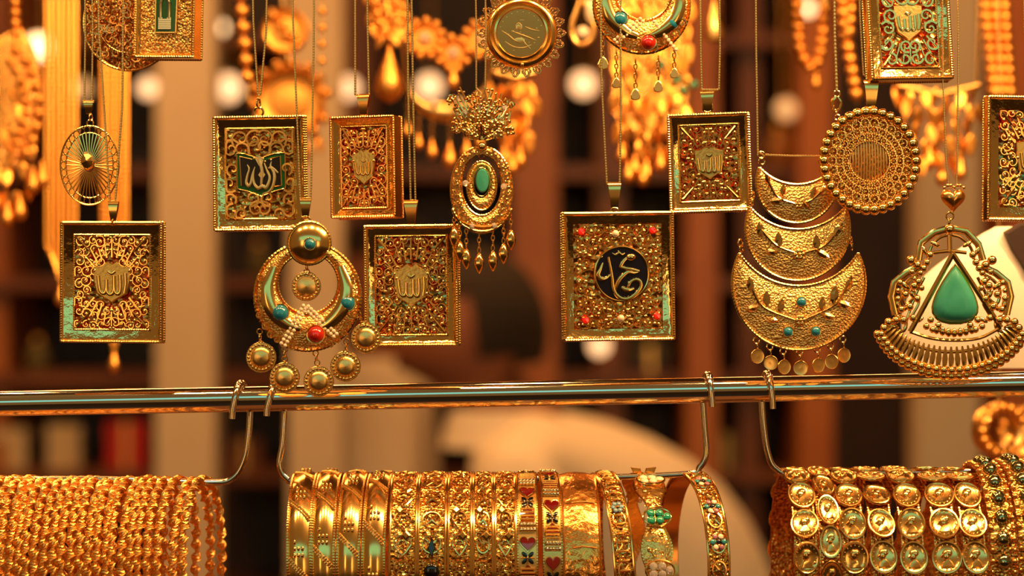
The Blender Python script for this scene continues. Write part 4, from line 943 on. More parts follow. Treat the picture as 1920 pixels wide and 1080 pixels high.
m = B(); tb(m, [hem(f, 118, 70, 590) for f in np.linspace(0, 1, 14)], 3.4, 8); tb(m, [hem(f, 134, 96, 595) for f in np.linspace(0, 1, 14)], 3.2, 8); t.part('hem_wires', m, gold)
m = B()
for i in range(27):
    f = (i + .5) / 27; a, b = hem(f, 110, 62, 588), hem(f, 136, 100, 596); m.tube([t.q(*a, 1), t.q((a[0] + b[0]) / 2, (a[1] + b[1]) / 2, 4), t.q(*b, 1)], [1.8, 5.6, 3.4], 6)
t.part('hem_petals', m, gold, smooth=True)
for i in range(25): x, y = hem((i + .2) / 24.4, 138, 96, 598); t.inst('hem_bead', M_BEAD, x, y, 7, 7.2)
for i in range(27): x, y = hem(i / 26, 144, 108, 597); t.inst('hem_bead', M_BEAD, x, y, 2, 8.0)
for i in range(7):
    x = 1755 + i * 11; y = 612 + 8 * math.cos((i - 3) * .45); t.inst('claw_bead', M_BEAD, x, y + 4, 6, (6, 6, 9))
for s in (-1, 1):
    for x, y in ((44, 600), (52, 612), (40, 618), (30, 610)): t.inst('bead', M_BEAD, 1788 + s * x, y, 6, 6.5)
chain('thin chain pair that runs down to the heart bail of the fan pendant', [(1766, TOP), (1768, 150), (1774, 300), (1779, 350), (1793, 350), (1795, 300), (1797, 100), (1794, TOP)], -0.016, 1.7)

# cream display bust behind the fan pendant
t = T('display_bust', 'cream leather jewellery display bust behind the fan pendant', 'bust', 1860, 700, 0.075, 0)
m = B(); rows = [(690, 1700, 2010, 6), (640, 1690, 2010, 22), (590, 1690, 2005, 34), (540, 1708, 2000, 40), (500, 1752, 1990, 40), (465, 1800, 1980, 36), (438, 1842, 1965, 30), (425, 1866, 1950, 20)]
nn = 24; V = []; F = []
for (y, x0, x1, bd) in rows:
    for j in range(nn):
        a = 2 * PI * j / nn; cx = (x0 + x1) / 2; V.append((cx + (x1 - x0) / 2 * math.cos(a) - t.ox, -bd * math.sin(a) * (1.0 if math.sin(a) > 0 else 0.4), t.oy - y))
for i in range(len(rows) - 1):
    for j in range(nn): F.append((i * nn + j, i * nn + (j + 1) % nn, (i + 1) * nn + (j + 1) % nn, (i + 1) * nn + j))
F += [tuple(range(nn)), tuple(range(len(rows) * nn - nn, len(rows) * nn))]; m.add(V, F); t.part('padded_front', m, leather)
m = B(); m.prism(t.xz([(1874, 436), (1905, 418), (1960, 420), (1990, 470), (1990, 560), (1950, 545), (1915, 512), (1888, 470)]), -48, -30, .08); t.part('collar_pad', m, leather_dark)
m = B(); m.tube([t.q(1975, 690, -5), t.q(1975, 1598, -5)], 12, 12); m.lathe(t.q(1975, 1600, -5), [(90, 0), (90, 10), (30, 18), (0, 18)], 28, 'z'); t.part('stand', m, gold_soft)
t.o.location.z += 0
# ------------------------------------------------------------------ bangles
BY = 0.007
def cyl(Rr): return lambda u, s, h=0.0: (u, -(Rr + h) * math.cos(s / Rr), (Rr + h) * math.sin(s / Rr))
def ringband(m, prof, n=72, wob=None):
    """closed profile [(radius, x)] turned round the x axis"""
    V = []; F = []; k_ = len(prof)
    for i in range(n):
        a = 2 * PI * i / n
        for r, x in prof:
            dx = wob(a) if wob else 0.0
            V.append((x * (1 + dx), -r * math.cos(a), r * math.sin(a)))
    for i in range(n):
        j = (i + 1) % n
        for q in range(k_): F.append((i * k_ + q, i * k_ + (q + 1) % k_, j * k_ + (q + 1) % k_, j * k_ + q))
    return m.add(V, F)
def circ(Rr, u, n=90): return [(u, -Rr * math.cos(a), Rr * math.sin(a)) for a in np.linspace(0, 2 * PI, n, endpoint=False)]
# left: twisted rope bangles
m = B(); Rr = 154; k_ = 200; ang = np.linspace(0, 2 * PI, k_, endpoint=False)
pts = np.stack([2.2 * np.sin(ang * 20), -(Rr) * np.cos(ang), Rr * np.sin(ang)], 1)
m.tube(pts, 10.2, 8, True, flat=0.40, twist=ang * 20)
M_TWIST = m.mesh('twisted_band', [mat('brushed_gold', (1.0, 0.53, 0.14), 1, 0.33, bump=('noise', 900, 0.5, 0.0006))], U, smooth=False)
m = B()
m.tube(pts, 9.5, 8, True, flat=0.42, twist=-ang * 20); M_TWIST2 = m.mesh('twisted_band', [gold_red], U)
rng = random.Random(12); xs = []
x = -26
while x < 398:
    xs.append(x); x += rng.uniform(14.5, 17.5) if x < 300 else rng.uniform(20, 30)
for i, x in enumerate(xs):
    o = bpy.data.objects.new('twisted_bangle', M_TWIST if i % 5 != 3 else M_TWIST); C.objects.link(o)
    o.location = P(x, 1054 + rng.uniform(-2, 2), BY); o.rotation_euler = (R(rng.uniform(0, 18)), R(rng.uniform(-1.2, 1.2)), R(-2 - 5.5 * max(0, (x - 200) / 200.0) + rng.uniform(-1, 1)))
    tag(o, 'thin twisted rope bangle in the dense row at lower left' if i < len(xs) - 1 else 'last twisted rope bangle at the right end of its row', 'bangle', 'twisted rope bangles' if i < len(xs) - 1 else 'twisted rope bangles')

def bangle(label, x, wd, yaw=0.0, Rr=160, cy=1050, roll=0.0, group='broad bangles on the middle hanger'):
    t = T('bangle', label, 'bangle', x, cy, BY, yaw, roll, group); t.ox = t.oy = 0.0
    return t
def dome_prof(Rr, h, wd, bulge, th=3):
    a = wd / 2; return [(Rr, -a), (Rr + h, -a), (Rr + h + bulge * .7, -a * .5), (Rr + h + bulge, 0), (Rr + h + bulge * .7, a * .5), (Rr + h, a), (Rr, a), (Rr - 1, 0)]
# four domed bangles with diagonal beaded strips
for i, (x, wd, lab) in enumerate(((578, 46, 'leftmost domed bangle with diagonal beaded strips on the middle hanger'), (622, 44, 'second domed bangle with diagonal beaded strips from the left wire end'),
                                 (668, 44, 'third domed bangle with diagonal beaded strips from the left wire end'), (715, 44, 'fourth domed bangle with diagonal beaded strips, next to the lace bands'))):
    t = bangle(lab, x, wd, -1 - i * .4, roll=(-1.5, -.5, .3, .2)[i]); Rr = 158
    m = B(); ringband(m, dome_prof(Rr, 3, wd - 6, 7)); t.part('band', m, gold)
    m = B()
    for s in (-1, 1): m.rope(circ(Rr + 4, s * (wd / 2 - 2), 120), 3.0, 5, 5, True, .35)
    t.part('rope_edges', m, gold)
    m = B(); f = cyl(Rr + 8)
    for k_ in range(9):
        s0 = k_ * 2 * PI * (Rr + 8) / 9 + i * 23
        for o_ in (-3.5, 3.5):
            m.rope([f(u, s0 - u * 1.05 + o_, 1 - abs(u) * .14) for u in np.linspace(-wd / 2 + 4, wd / 2 - 4, 9)], 3.1, 5, 5, False, .4)
    t.part('beaded_strips', m, gold_soft)
    m = B()
    for k_ in range(9):
        s0 = (k_ + .28) * 2 * PI * (Rr + 8) / 9 + i * 23
        for j in range(7): m.sphere(f(((j % 3) - 1) * 7, s0 + (j // 3) * 12 - 6, 1), 3.2, 6, 4, (1, 1, 1.6))
    t.part('facet_dots', m, gold)
# five lace bands
def lace(t, Rr, wd, seed, mt=None, arches=True):
    rng = random.Random(seed); f = cyl(Rr + 3)
    m = B(); a = wd / 2; ringband(m, [(Rr, -a), (Rr + 2.4, -a), (Rr + 2.4, a), (Rr, a)]); t.part('band', m, gold_pierce)
    m = B()
    for s in (-1, 1): m.tube(circ(Rr + 3, s * (a - 1.5)), 2.6, 8, True)
    t.part('edge_rails', m, gold)
    m = B(); L = 2 * PI * (Rr + 3); n = int(L / 46); hw = a - 5
    for k_ in range(n):
        s0 = k_ * L / n
        if arches:
            m.tube([f(hw * .8 * math.cos(q), s0 + 17 * math.sin(q), 1.2) for q in np.linspace(0, PI, 9)], 1.9, 5)
            m.tube([f(hw * .4 * math.cos(q), s0 + 8 * math.sin(q), 1.2) for q in np.linspace(0, PI, 7)], 1.6, 5)
            m.tube([f(-hw * .8, s0, 1), f(-hw * .3, s0 - 14, 1.4), f(0, s0 - 20, 1.6), f(hw * .3, s0 - 14, 1.4), f(hw * .8, s0, 1)], 1.8, 5)
            m.sphere(f(0, s0 + 6, 1.5), 3.4, 6, 5)
        else:
            m.tube([f(hw * .8 * math.cos(q) * (1 if q < PI else 1), s0 + 16 * math.sin(q), 1.2) for q in np.linspace(0, 2 * PI, 14, endpoint=False)], 1.8, 5, True)
            for q in range(4): m.tube([f(0, s0, 1.5), f(hw * .75 * math.cos(q * PI / 2 + .78), s0 + 14 * math.sin(q * PI / 2 + .78), 1.2)], [2.6, 1.2], 5)
        for j in range(7):
            c = (rng.uniform(-hw, hw), s0 + rng.uniform(-23, 23)); r = rng.uniform(3.5, 6.5); sg = rng.choice((-1, 1)); a0 = rng.uniform(0, 6)
            m.tube([f(min(max(u, -hw), hw), v, 1.0) for u, v in scroll(c[0], c[1], r, 1.2, a0, sg, 9)], 1.25, 4)
        for j in range(5): m.sphere(f(rng.uniform(-hw, hw), s0 + rng.uniform(-23, 23), 1.5), rng.uniform(1.6, 2.8), 5, 4)
    t.part('lacework', m, mt or gold)
    return f, L
def stone_on(t, f, u, s, r, m_, name, Rr, h=3, sz=1.0):
    b = B(); b.sphere((0, 0, 0), r, 10, 6, (1, .5, sz)); o = t.part(name, b, m_, smooth=True)
    p = f(u, s, h); o.location = tuple(c * t.u for c in p); o.rotation_euler = (-(s / Rr), 0, 0)
for i, (x, wd, lab) in enumerate(((762, 52, 'lace bangle with a bright diamond shaped facet, first after the domed ones'), (814, 54, 'lace bangle with dark round boss near the bottom edge'),
                                 (864, 46, 'narrow lace bangle right of the dark round boss'), (906, 40, 'narrow lace bangle in the middle with pointed arches'), (946, 42, 'lace bangle just left of the red heart bangles'))):
    t = bangle(lab, x, wd, 0.2 * i, 160); f, L = lace(t, 160, wd - 2, 30 + i, None, i % 2 == 0)
    if i == 1:
        m = B(); m.sphere((0, 0, 0), 14, 14, 8, (1, .35, 1)); o = t.part('dark_boss', m, enamel_black); o.location = tuple(c * t.u for c in f(0, -2, 2)); 
        m = B(); m.prism([(0, 18), (7, 0), (0, -18), (-7, 0)], -3, 2, .2); o = t.part('dark_lozenge', m, enamel_black, smooth=False); p = f(0, 40, 3); o.location = tuple(c * t.u for c in p); o.rotation_euler = (-40 / 163, 0, 0)
    else:
        for k_ in range(3):
            m = B(); m.prism([(0, 10), (9, 0), (0, -10), (-9, 0)], -4, 2, .45); o = t.part('diamond_facet', m, gold, smooth=False); s = 62 + k_ * 50; p = f((-1) ** k_ * 6, s, 2); o.location = tuple(c * t.u for c in p); o.rotation_euler = (-s / 163, 0, 0)
# heart enamel bangles
def hearts(t, Rr, wd, offs):
    f = cyl(Rr + 3); a = wd / 2
    m = B(); ringband(m, [(Rr, -a), (Rr + 2.6, -a), (Rr + 2.6, a), (Rr, a)]); t.part('band', m, gold_soft)
    m = B()
    for s in (-1, 1): m.rope(circ(Rr + 3, s * (a - 1.5), 110), 2.4, 5, 5, True, .35)
    t.part('beaded_edges', m, gold)
    for s0 in offs:
        for sg in (1, -1):
            hpt = [(x / 16.5 * (a * .74), sg * (z / 16.0 * 15 + 26)) for x, z in hp]
            V = [f(u, s0 + v, 1.2) for u, v in hpt] + [f(u * .9, s0 + sg * 26 + (v - sg * 26) * .9, 3.6) for u, v in hpt] + [f(0, s0 + sg * 26, 4.2)]; n = len(hpt)
            F = [(i, (i + 1) % n, n + (i + 1) % n, n + i) for i in range(n)] + [(n + i, n + (i + 1) % n, 2 * n) for i in range(n)]
            m = B(); m.add(V, F); t.part('heart', m, enamel_red)
            m = B(); m.tube([f(u * 1.06, s0 + sg * 26 + (v - sg * 26) * 1.06, 2.0) for u, v in hpt], 1.3, 5, True); t.part('heart_rim', m, gold)
        for q in range(4):
            an = PI / 4 + q * PI / 2; m = B(); V = []; n = 12
            for k_ in range(n):
                b = 2 * PI * k_ / n; lx, lz = 8.2 + 6.6 * math.cos(b), 3.6 * math.sin(b); V.append(f(lx * math.cos(an) - lz * math.sin(an), s0 + lx * math.sin(an) + lz * math.cos(an), 3.0))
            V.append(f(8.2 * math.cos(an), s0 + 8.2 * math.sin(an), 4.0)); m.add(V, [(i, (i + 1) % n, n) for i in range(n)]); t.part('petal', m, enamel_black)
        m = B()
        for an in (0, PI / 2): m.tube([f(k_ * 13 * math.cos(an), s0 + k_ * 13 * math.sin(an), 2.4) for k_ in (-1, -.5, 0, .5, 1)], 1.2, 5)
        m.sphere(f(0, s0, 3), 3.2, 6, 5); t.part('flower_wire', m, gold)
        m = B()
        for k_ in range(5): m.sphere(f((k_ - 2) * a * .32, s0 + 52, 3), 4.2, 7, 5); m.sphere(f((k_ - 2) * a * .32, s0 + 62, 3), 4.2, 7, 5)
        t.part('crystal_row', m, mat('champagne_crystal', (0.95, 0.75, 0.45), 1, 0.08))
        m = B()
        for k_ in range(4): m.box(-a * .7, a * .7, 0, 1, 0, 1) if False else m.tube([f(-a * .7, s0 + 72 + k_ * 7, 3), f(0, s0 + 72 + k_ * 7, 3.6), f(a * .7, s0 + 72 + k_ * 7, 3)], 2.4, 6)
        t.part('bars', m, gold)
t = bangle('narrow bangle with red enamel hearts and black petals, left of the pair', 987, 40, 0.5, 160); hearts(t, 160, 38, [22, 132, 242, -90])
t = bangle('narrow bangle with red enamel hearts set higher, right of the pair', 1027, 38, 2.5, 161); hearts(t, 160, 36, [98, 208, -14, -130])
# broad smooth one
t = bangle('broad smooth red-gold bangle with plain hammered surface', 1079, 68, 3.0, 159)
m = B(); a = 33; ringband(m, [(156, -a), (160, -a), (164, -a * .5), (165, 0), (164, a * .5), (160, a), (156, a)]); t.part('band', m, mat('hammered_red_gold', (1.0, 0.46, 0.11), 1, 0.24, bump=('noise', 170, 0.6, 0.002)))
m = B()
for s in (-1, 1): m.tube(circ(161, s * a), 2.2, 6, True)
f = cyl(164)
for s0 in (-30, 40, 130): m.tube([f(-a * .5, s0, 1), f(0, s0 + 3, 1.5), f(a * .8, s0, 1)], 1.6, 6)
t.part('edge_rails', m, gold_red)
# jewelled bands at the right end
t = bangle('slanted bangle with ribbed ladder pattern and pale blue flower', 1141, 42, 8.0, 160, roll=-3.5)
f, L = lace(t, 160, 38, 61, gold, False)
m = B()
for k_ in range(60): s = k_ * L / 60; m.tube([f(-9, s, 2.5), f(0, s, 4), f(9, s, 2.5)], 2.6, 6)
t.part('ladder_bars', m, gold)
for k_ in range(6): stone_on(t, f, 8 * math.cos(k_ * PI / 3), 118 + 8 * math.sin(k_ * PI / 3), 4.6, mat('blue_grey_enamel', (0.16, 0.26, 0.30), 0, 0.2, coat=.6), 'petal_stone', 163, 5)
t = bangle('bangle with clusters of green stones and clear crystals', 1206, 66, 6.0, 160)
m = B(); ringband(m, [(157, -27), (160, -27), (164, -8), (165, 0), (164, 8), (160, 27), (157, 27)], 96, lambda a_: -.30 + .38 * math.sin(a_ * 7)); t.part('band', m, gold_stamp)
f = cyl(163)
m = B()
for s in (-1, 1):
    m.rope([(s * 26 * (.70 + .38 * math.sin(a_ * 7)), -161 * math.cos(a_), 161 * math.sin(a_)) for a_ in np.linspace(0, 2 * PI, 140, endpoint=False)], 2.6, 5.5, 5, True, .35)
rng = random.Random(6)
for k_ in range(120): s = rng.uniform(0, 2 * PI * 163); m.tube([f(u, v, 1) for u, v in scroll(rng.uniform(-14, 14), s, rng.uniform(4, 7), 1.2, rng.uniform(0, 6), 1, 9)], 1.4, 4)
t.part('scrollwork', m, gold)
for s0, mt, nm in ((98, emerald, 'green_stone'), (0, crystal, 'clear_stone'), (196, pearl, 'pale_stone'), (-98, emerald, 'green_stone')):
    for (u, v) in ((-8, 7), (8, 7), (-8, -7), (8, -7), (21, 0)): stone_on(t, f, u, s0 + v, 7.6, mt, nm, 163, 5)
    m = B(); m.tube([f(4 + 26 * math.cos(q), s0 + 18 * math.sin(q), 4) for q in np.linspace(0, 2 * PI, 24, endpoint=False)], 2.2, 6, True); t.part('cluster_rim', m, gold)
m = B()
for k_ in range(4):
    for s in (-1, 1): m.prism([(s * 2, 160), (s * 20, 164 + k_ * 2), (s * 24, 174), (s * 6, 172)], -6 + k_ * 3, -4 + k_ * 3, .1)
t.part('bow', m, gold)
t = bangle('loose open bangle with tiny flowers at the right wire end', 1298, 52, 13.0, 160)
f, L = lace(t, 160, 42, 71, gold, False)
m = B(); ringband(m, [(156, -19), (159, -19), (159, 19), (156, 19)]); t.part('lining', m, gold_red)
cols = (mat('teal_enamel', (0.02, 0.2, 0.2), 0, 0.2, coat=.7), pearl, mat('mauve_enamel', (0.35, 0.12, 0.14), 0, 0.2, coat=.7))
for s0 in (50, 120, 190, -30):
    for k_ in range(6): stone_on(t, f, 11 * math.cos(k_ * PI / 3), s0 + 11 * math.sin(k_ * PI / 3), 5.2, cols[k_ % 3], 'flower_petal', 163, 4)
    stone_on(t, f, 0, s0, 4.6, enamel_black, 'flower_centre', 163, 5)

# right: coin bangles
m = B(); m.lathe((0, 0, 0), [(.98, -.06), (1.0, .03), (.96, .11), (.88, .12), (.82, .06), (.6, .0), (.3, -.04), (0, -.05)], 26)
rng = random.Random(2)
m.sphere((-.04, -.06, .16), .30, 12, 8, (.85, .5, 1.05)); m.tube([(-.26, -.08, .14), (-.36, -.08, .04), (-.27, -.08, .02)], .05, 6); m.sphere((.10, -.10, .26), .26, 10, 6, (1.0, .5, .8)); m.prism([(-.42, -.62), (.46, -.58), (.36, -.30), (.14, -.12), (-.10, -.14), (-.30, -.34)], -.14, 0, .2)
for k_ in range(16): a = R(200 + k_ * 360 / 16); m.sphere((.71 * math.cos(a), -.06, .71 * math.sin(a)), .05, 5, 4)
M_COIN = m.mesh('coin', mat('pale_coin_gold', (0.95, 0.60, 0.20), 1, 0.2, bump=('noise', 500, 0.45, 0.0008)), U)
def coin_bangle(label, x, rr, ry, n, ph, wd, yaw):
    t = T('coin_bangle', label, 'bangle', x, 1052, BY, yaw, 0, 'coin bangles on the right hanger'); t.ox = t.oy = 0.0
    m = B(); a = wd / 2; ringband(m, [(160, -a), (164, -a), (164, a), (160, a)]); t.part('band', m, gold_pierce)
    m = B()
    for s in (-1, 1): m.rope(circ(165, s * (a - 1), 110), 2.6, 6, 5, True, .35)
    for k_ in range(n * 2):
        q = 2 * PI * (k_ + .5) / (n * 2)
        for s in (-1, 1): m.sphere((s * a * .75, -166 * math.cos(q), 166 * math.sin(q)), 4, 6, 5)
    t.part('beaded_edges', m, gold_red)
    for k_ in range(n):
        q = 2 * PI * (k_ + ph) / n
        o = bpy.data.objects.new('coin', M_COIN); C.objects.link(o); o.parent = t.o; f_ = t.u / U
        o.location = (0, -171 * math.cos(q) * t.u, 171 * math.sin(q) * t.u); o.rotation_euler = (-q + R(rng.uniform(-9, 9)), 0, R(rng.uniform(-9, 9))); o.scale = (rr * f_, rr * f_ * 1.0, ry * f_)
for i, (x, rr, ph, lab) in enumerate(((1495, 26, .40, 'first coin bangle from the left on the right hanger'), (1539, 20, .86, 'narrow coin bangle set back between the first and third'), (1580, 26, .40, 'third coin bangle from the left on the right hanger'), (1631, 26, .42, 'fourth coin bangle from the left with the brightest coin'),
                                     (1685, 26, .40, 'fifth coin bangle from the left on the right hanger'), (1744, 28, .41, 'sixth coin bangle from the left on the right hanger'), (1795, 26, .41, 'last coin bangle next to the dark bead bangles'))):
    coin_bangle(lab, x - 8, rr, 31, 17, ph, 40, 1.5 + .3 * i)
M_DOME = B().lathe((0, 0, 0), [(1.0, -.3), (1.0, .2), (.82, .62), (.45, .9), (0, 1.0)], 14).mesh('dome_bead', mat('green_bronze', (0.40, 0.38, 0.20), 1, 0.13), U)
for x, lab, cy in ((1842, 'bangle studded with dark shiny domes right of the coins', 1034), (1893, 'bangle studded with dark shiny domes cut by the right edge', 1030), (1944, 'outermost dome studded bangle beyond the right edge', 1030)):
    t = T('studded_bangle', lab, 'bangle', x, cy, BY, 2.0, 0, 'dome studded bangles'); t.ox = t.oy = 0.0
    m = B(); ringband(m, [(160, -23), (164, -23), (167, -10), (167, 10), (164, 23), (160, 23)]); t.part('band', m, gold_pierce)
    m = B()
    for k_ in range(52):
        q = 2 * PI * k_ / 52
        for s in (-1, 1): m.sphere((s * 20, -166 * math.cos(q), 166 * math.sin(q)), 5.4, 7, 5)
    t.part('small_beads', m, gold_red)
    for k_ in range(26):
        q = 2 * PI * k_ / 26; o = bpy.data.objects.new('dome_bead', M_DOME); C.objects.link(o); o.parent = t.o; f_ = t.u / U
        o.location = (0, -168 * math.cos(q) * t.u, 168 * math.sin(q) * t.u); o.rotation_euler = (-q, 0, 0); o.scale = (13.5 * f_, 13.5 * f_, 15 * f_)

# ------------------------------------------------------------------ necklaces hanging farther back
NB = 0.32
def strand(t, pts, r, step, me=None, name='bead', d=0.0, sc=None):
    p = np.array(pts, float); L = np.concatenate([[0], np.cumsum(np.linalg.norm(np.diff(p, axis=0), axis=1))])
    for s in np.arange(step / 2, L[-1], step):
        t.inst(name, me or M_BEAD_SOFT, np.interp(s, L, p[:, 0]), np.interp(s, L, p[:, 1]), d, sc or r)
def cord(t, pts, r=1.5, d=0.0):
    m = B(); m.tube([t.q(x, y, d) for x, y in pts], r, 6); t.part('cord', m, gold_soft)
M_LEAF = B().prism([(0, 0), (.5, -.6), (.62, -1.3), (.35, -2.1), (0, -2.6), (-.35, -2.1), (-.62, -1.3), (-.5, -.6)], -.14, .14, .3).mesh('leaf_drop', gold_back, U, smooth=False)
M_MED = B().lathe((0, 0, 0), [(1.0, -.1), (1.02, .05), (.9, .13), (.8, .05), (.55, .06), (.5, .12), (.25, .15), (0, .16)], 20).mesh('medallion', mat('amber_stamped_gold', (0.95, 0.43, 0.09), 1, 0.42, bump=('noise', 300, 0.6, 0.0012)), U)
NT = -118
def fringe(t, x0, x1, ytop, yb, rows, sp, r, seed, me=None, taper=0.0):
    """rows of overlapping hanging leaves"""
    rng = random.Random(seed)
    for j in range(rows):
        f = j / max(1, rows - 1); y = ytop + (yb - ytop) * f; a, b = x0 + (x1 - x0) * taper * f * .5, x1 - (x1 - x0) * taper * f * .5
        n = max(1, int((b - a) / sp))
        for i in range(n + 1):
            x = a + (b - a) * (i + (.5 if j % 2 else 0)) / (n + .5); t.inst('leaf_drop', me or M_LEAF, x + rng.uniform(-3, 3), y + rng.uniform(-6, 6) + (8 * math.sin(PI * i / max(1, n))), 3 * (rows - j) % 7 + rng.uniform(0, 6), r * rng.uniform(.85, 1.15), (R(rng.uniform(-20, 20)), R(rng.uniform(-14, 14)), R(rng.uniform(-50, 50))))
# left bib
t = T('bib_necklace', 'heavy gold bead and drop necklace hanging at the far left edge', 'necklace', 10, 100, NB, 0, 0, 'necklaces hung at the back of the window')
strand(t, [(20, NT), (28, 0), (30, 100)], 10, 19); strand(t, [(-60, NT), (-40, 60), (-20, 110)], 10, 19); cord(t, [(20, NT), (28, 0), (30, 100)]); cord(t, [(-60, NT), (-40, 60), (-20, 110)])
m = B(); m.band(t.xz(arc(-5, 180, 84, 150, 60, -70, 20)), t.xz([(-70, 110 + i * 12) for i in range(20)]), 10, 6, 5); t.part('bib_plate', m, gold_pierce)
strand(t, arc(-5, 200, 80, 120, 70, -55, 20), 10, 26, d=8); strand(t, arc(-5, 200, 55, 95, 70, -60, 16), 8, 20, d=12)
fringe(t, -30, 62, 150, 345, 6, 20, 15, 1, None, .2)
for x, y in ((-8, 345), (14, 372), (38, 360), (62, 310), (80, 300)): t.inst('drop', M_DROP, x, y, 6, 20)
# hanging bundles of chains at left
for x0, x1, yb, lab in ((86, 142, 540, 'bundle of gold chains hanging left of the framed pendant'), (190, 238, 664, 'bundle of gold chains behind the oval and framed pendants')):
    t = T('chain_bundle', lab, 'chains', (x0 + x1) / 2, 0, 0.34, 0, 0, 'bundles of gold chains')
    n = 7
    for i in range(n):
        x = x0 + (x1 - x0) * i / (n - 1); m = B(); e = yb - 40 * abs(i - 3) / 3; m.rope([t.q(x, NT - 0, (i % 2) * 4), t.q(x, e - 40, (i % 2) * 4), t.q((x + x0 + x1) / 2 - (x0 + x1) / 4 + x * 0 + (x - (x0 + x1) / 2) * -.2, e, 3)], 4.6, 9, 6, depth=.3); t.part('strand', m, mat('amber_gold', (1.0, 0.50, 0.11), 1, 0.38))
    t.inst('drop', M_DROP, (x0 + x1) / 2, yb - 12, 4, 17)
# round bead strands and medallion at left centre
t = T('bead_necklace', 'string of round gold beads hanging right of the open book chain', 'necklace', 455, 0, 0.3, 0, 0, 'necklaces hung at the back of the window')
strand(t, [(448, NT), (452, 0), (466, 175)], 13.5, 31); cord(t, [(448, NT), (452, 0), (466, 190)])
t = T('bead_necklace', 'string of small gold beads against the second cream post', 'necklace', 606, 0, 0.3, 0, 0, 'necklaces hung at the back of the window')
strand(t, [(604, NT), (605, 0), (603, 140)], 7.5, 31); cord(t, [(604, NT), (605, 0), (603, 160)])
t = T('medallion_necklace', 'blurred gold medallion necklace behind the wide crescent chain', 'necklace', 545, 190, 0.46, 0, 0, 'necklaces hung at the back of the window')
for x, y, r in ((535, 58, 44), (545, 190, 66)): t.inst('medallion', M_MED, x, y, 0, r)
strand(t, arc(545, 190, 70, 70, 0, 350, 24), 11, 30, d=4); cord(t, [(520, NT), (530, 10)], 3); cord(t, [(560, NT), (545, 10)], 3); cord(t, [(538, 100), (542, 130)], 4); strand(t, [(505, 20), (565, 95)], 12, 24, d=8)
fringe(t, 500, 600, 235, 262, 2, 22, 14, 8)
# stone necklace in the centre
t = T('stone_necklace', 'gold necklace of faceted flower links with pear drop between the chains', 'necklace', 850, 90, NB, 0, 0, 'necklaces hung at the back of the window')
for x, y, r in ((797, 72, 34), (850, 100, 30), (905, 74, 34)):
    t.inst('flower_link', M_MED, x, y, 0, r * .8); strand(t, arc(x, y, r, r, 0, 340, 14), 7.5, 20, d=3); o = t.inst('clear_stone', B().lathe((0, 0, 0), [(1, -.3), (1, 0), (.6, .5), (0, .55)], 8).mesh('clear_stone', crystal, U, False), x, y, 16, 11)
t.inst('pear_drop', M_DROP, 850, 122, 6, 17); strand(t, [(770, 60), (752, 0), (740, NT)], 9, 20); strand(t, [(935, 60), (948, 0), (955, NT)], 9, 20); cord(t, [(768, 62), (752, 0), (740, NT)]); cord(t, [(932, 62), (948, 0), (955, NT)])
t = T('crescent_necklace', 'collar necklace with crescent plate and drops behind the hoop pendant', 'necklace', 835, 200, NB + .02, 0, 0, 'necklaces hung at the back of the window')
m = B(); m.band(t.xz(arc(838, 150, 78, 80, 185, 355, 24)), t.xz(arc(838, 150, 70, 42, 190, 350, 24)), 8, 4, 5); t.part('crescent_plate', m, gold_soft)
for x, y, r in ((765, 205, 13), (785, 228, 13), (810, 240, 15), (843, 245, 20), (875, 240, 15), (900, 225, 13)): dangle(t, x, y - 20, y + 18, r, M_DROP)
for x, y in ((815, 196), (862, 190)): t.inst('clear_stone', M_PEARL, x, y, 10, 8)
cord(t, [(762, 155), (748, 0), (742, NT)], 2.5); cord(t, [(914, 155), (930, 0), (934, NT)], 2.5)
t = T('drop_earring', 'large gold teardrop with bead cluster above, left of the stone necklace', 'earring', 730, 110, NB, 0, 0, 'necklaces hung at the back of the window')
t.inst('teardrop', M_DROP, 730, 82, 0, 40, (0, 0, 0)); strand(t, [(700, 0), (715, 50), (735, 75), (750, 40), (745, 0)], 11, 18); strand(t, [(715, 10), (735, 40)], 10, 16, d=6); cord(t, [(730, NT), (728, 0), (730, 84)], 2)
fringe(t, 690, 756, -20, 50, 4, 17, 12, 17)
t = T('fringe_necklace', 'blurred gold fringe necklace below the coin pendant', 'necklace', 965, 150, NB + .04, 0, 0, 'necklaces hung at the back of the window')
cord(t, [(930, NT), (934, 130)], 2); cord(t, [(1006, NT), (1000, 130)], 2); m = B(); m.tube([t.q(925, 135), t.q(965, 145), t.q(1005, 135)], 7, 8); t.part('bar', m, gold_soft)
fringe(t, 922, 1004, 150, 240, 4, 18, 17, 21, None, .25); 
for x, y in ((945, 262), (975, 268), (960, 280)): t.inst('drop', M_DROP, x, y, 4, 18)
t = T('pearl_drop', 'pearl teardrop with white bead hanging right of the coin pendant', 'earring', 1090, 40, NB - .05, 0, 0, 'necklaces hung at the back of the window')
m = B(); m.tube(smooth_path([t.q(*p) for p in ((1088, 0), (1072, 50), (1078, 76), (1092, 84), (1108, 74), (1112, 48), (1096, 4))], 5), 4, 8); t.part('loop', m, gold_soft); t.inst('pearl', M_PEARL, 1093, 62, 4, 13); t.inst('white_bead', M_PEARL, 1108, 20, 0, (12, 12, 24)); cord(t, [(1092, NT), (1092, 4)], 1.6)
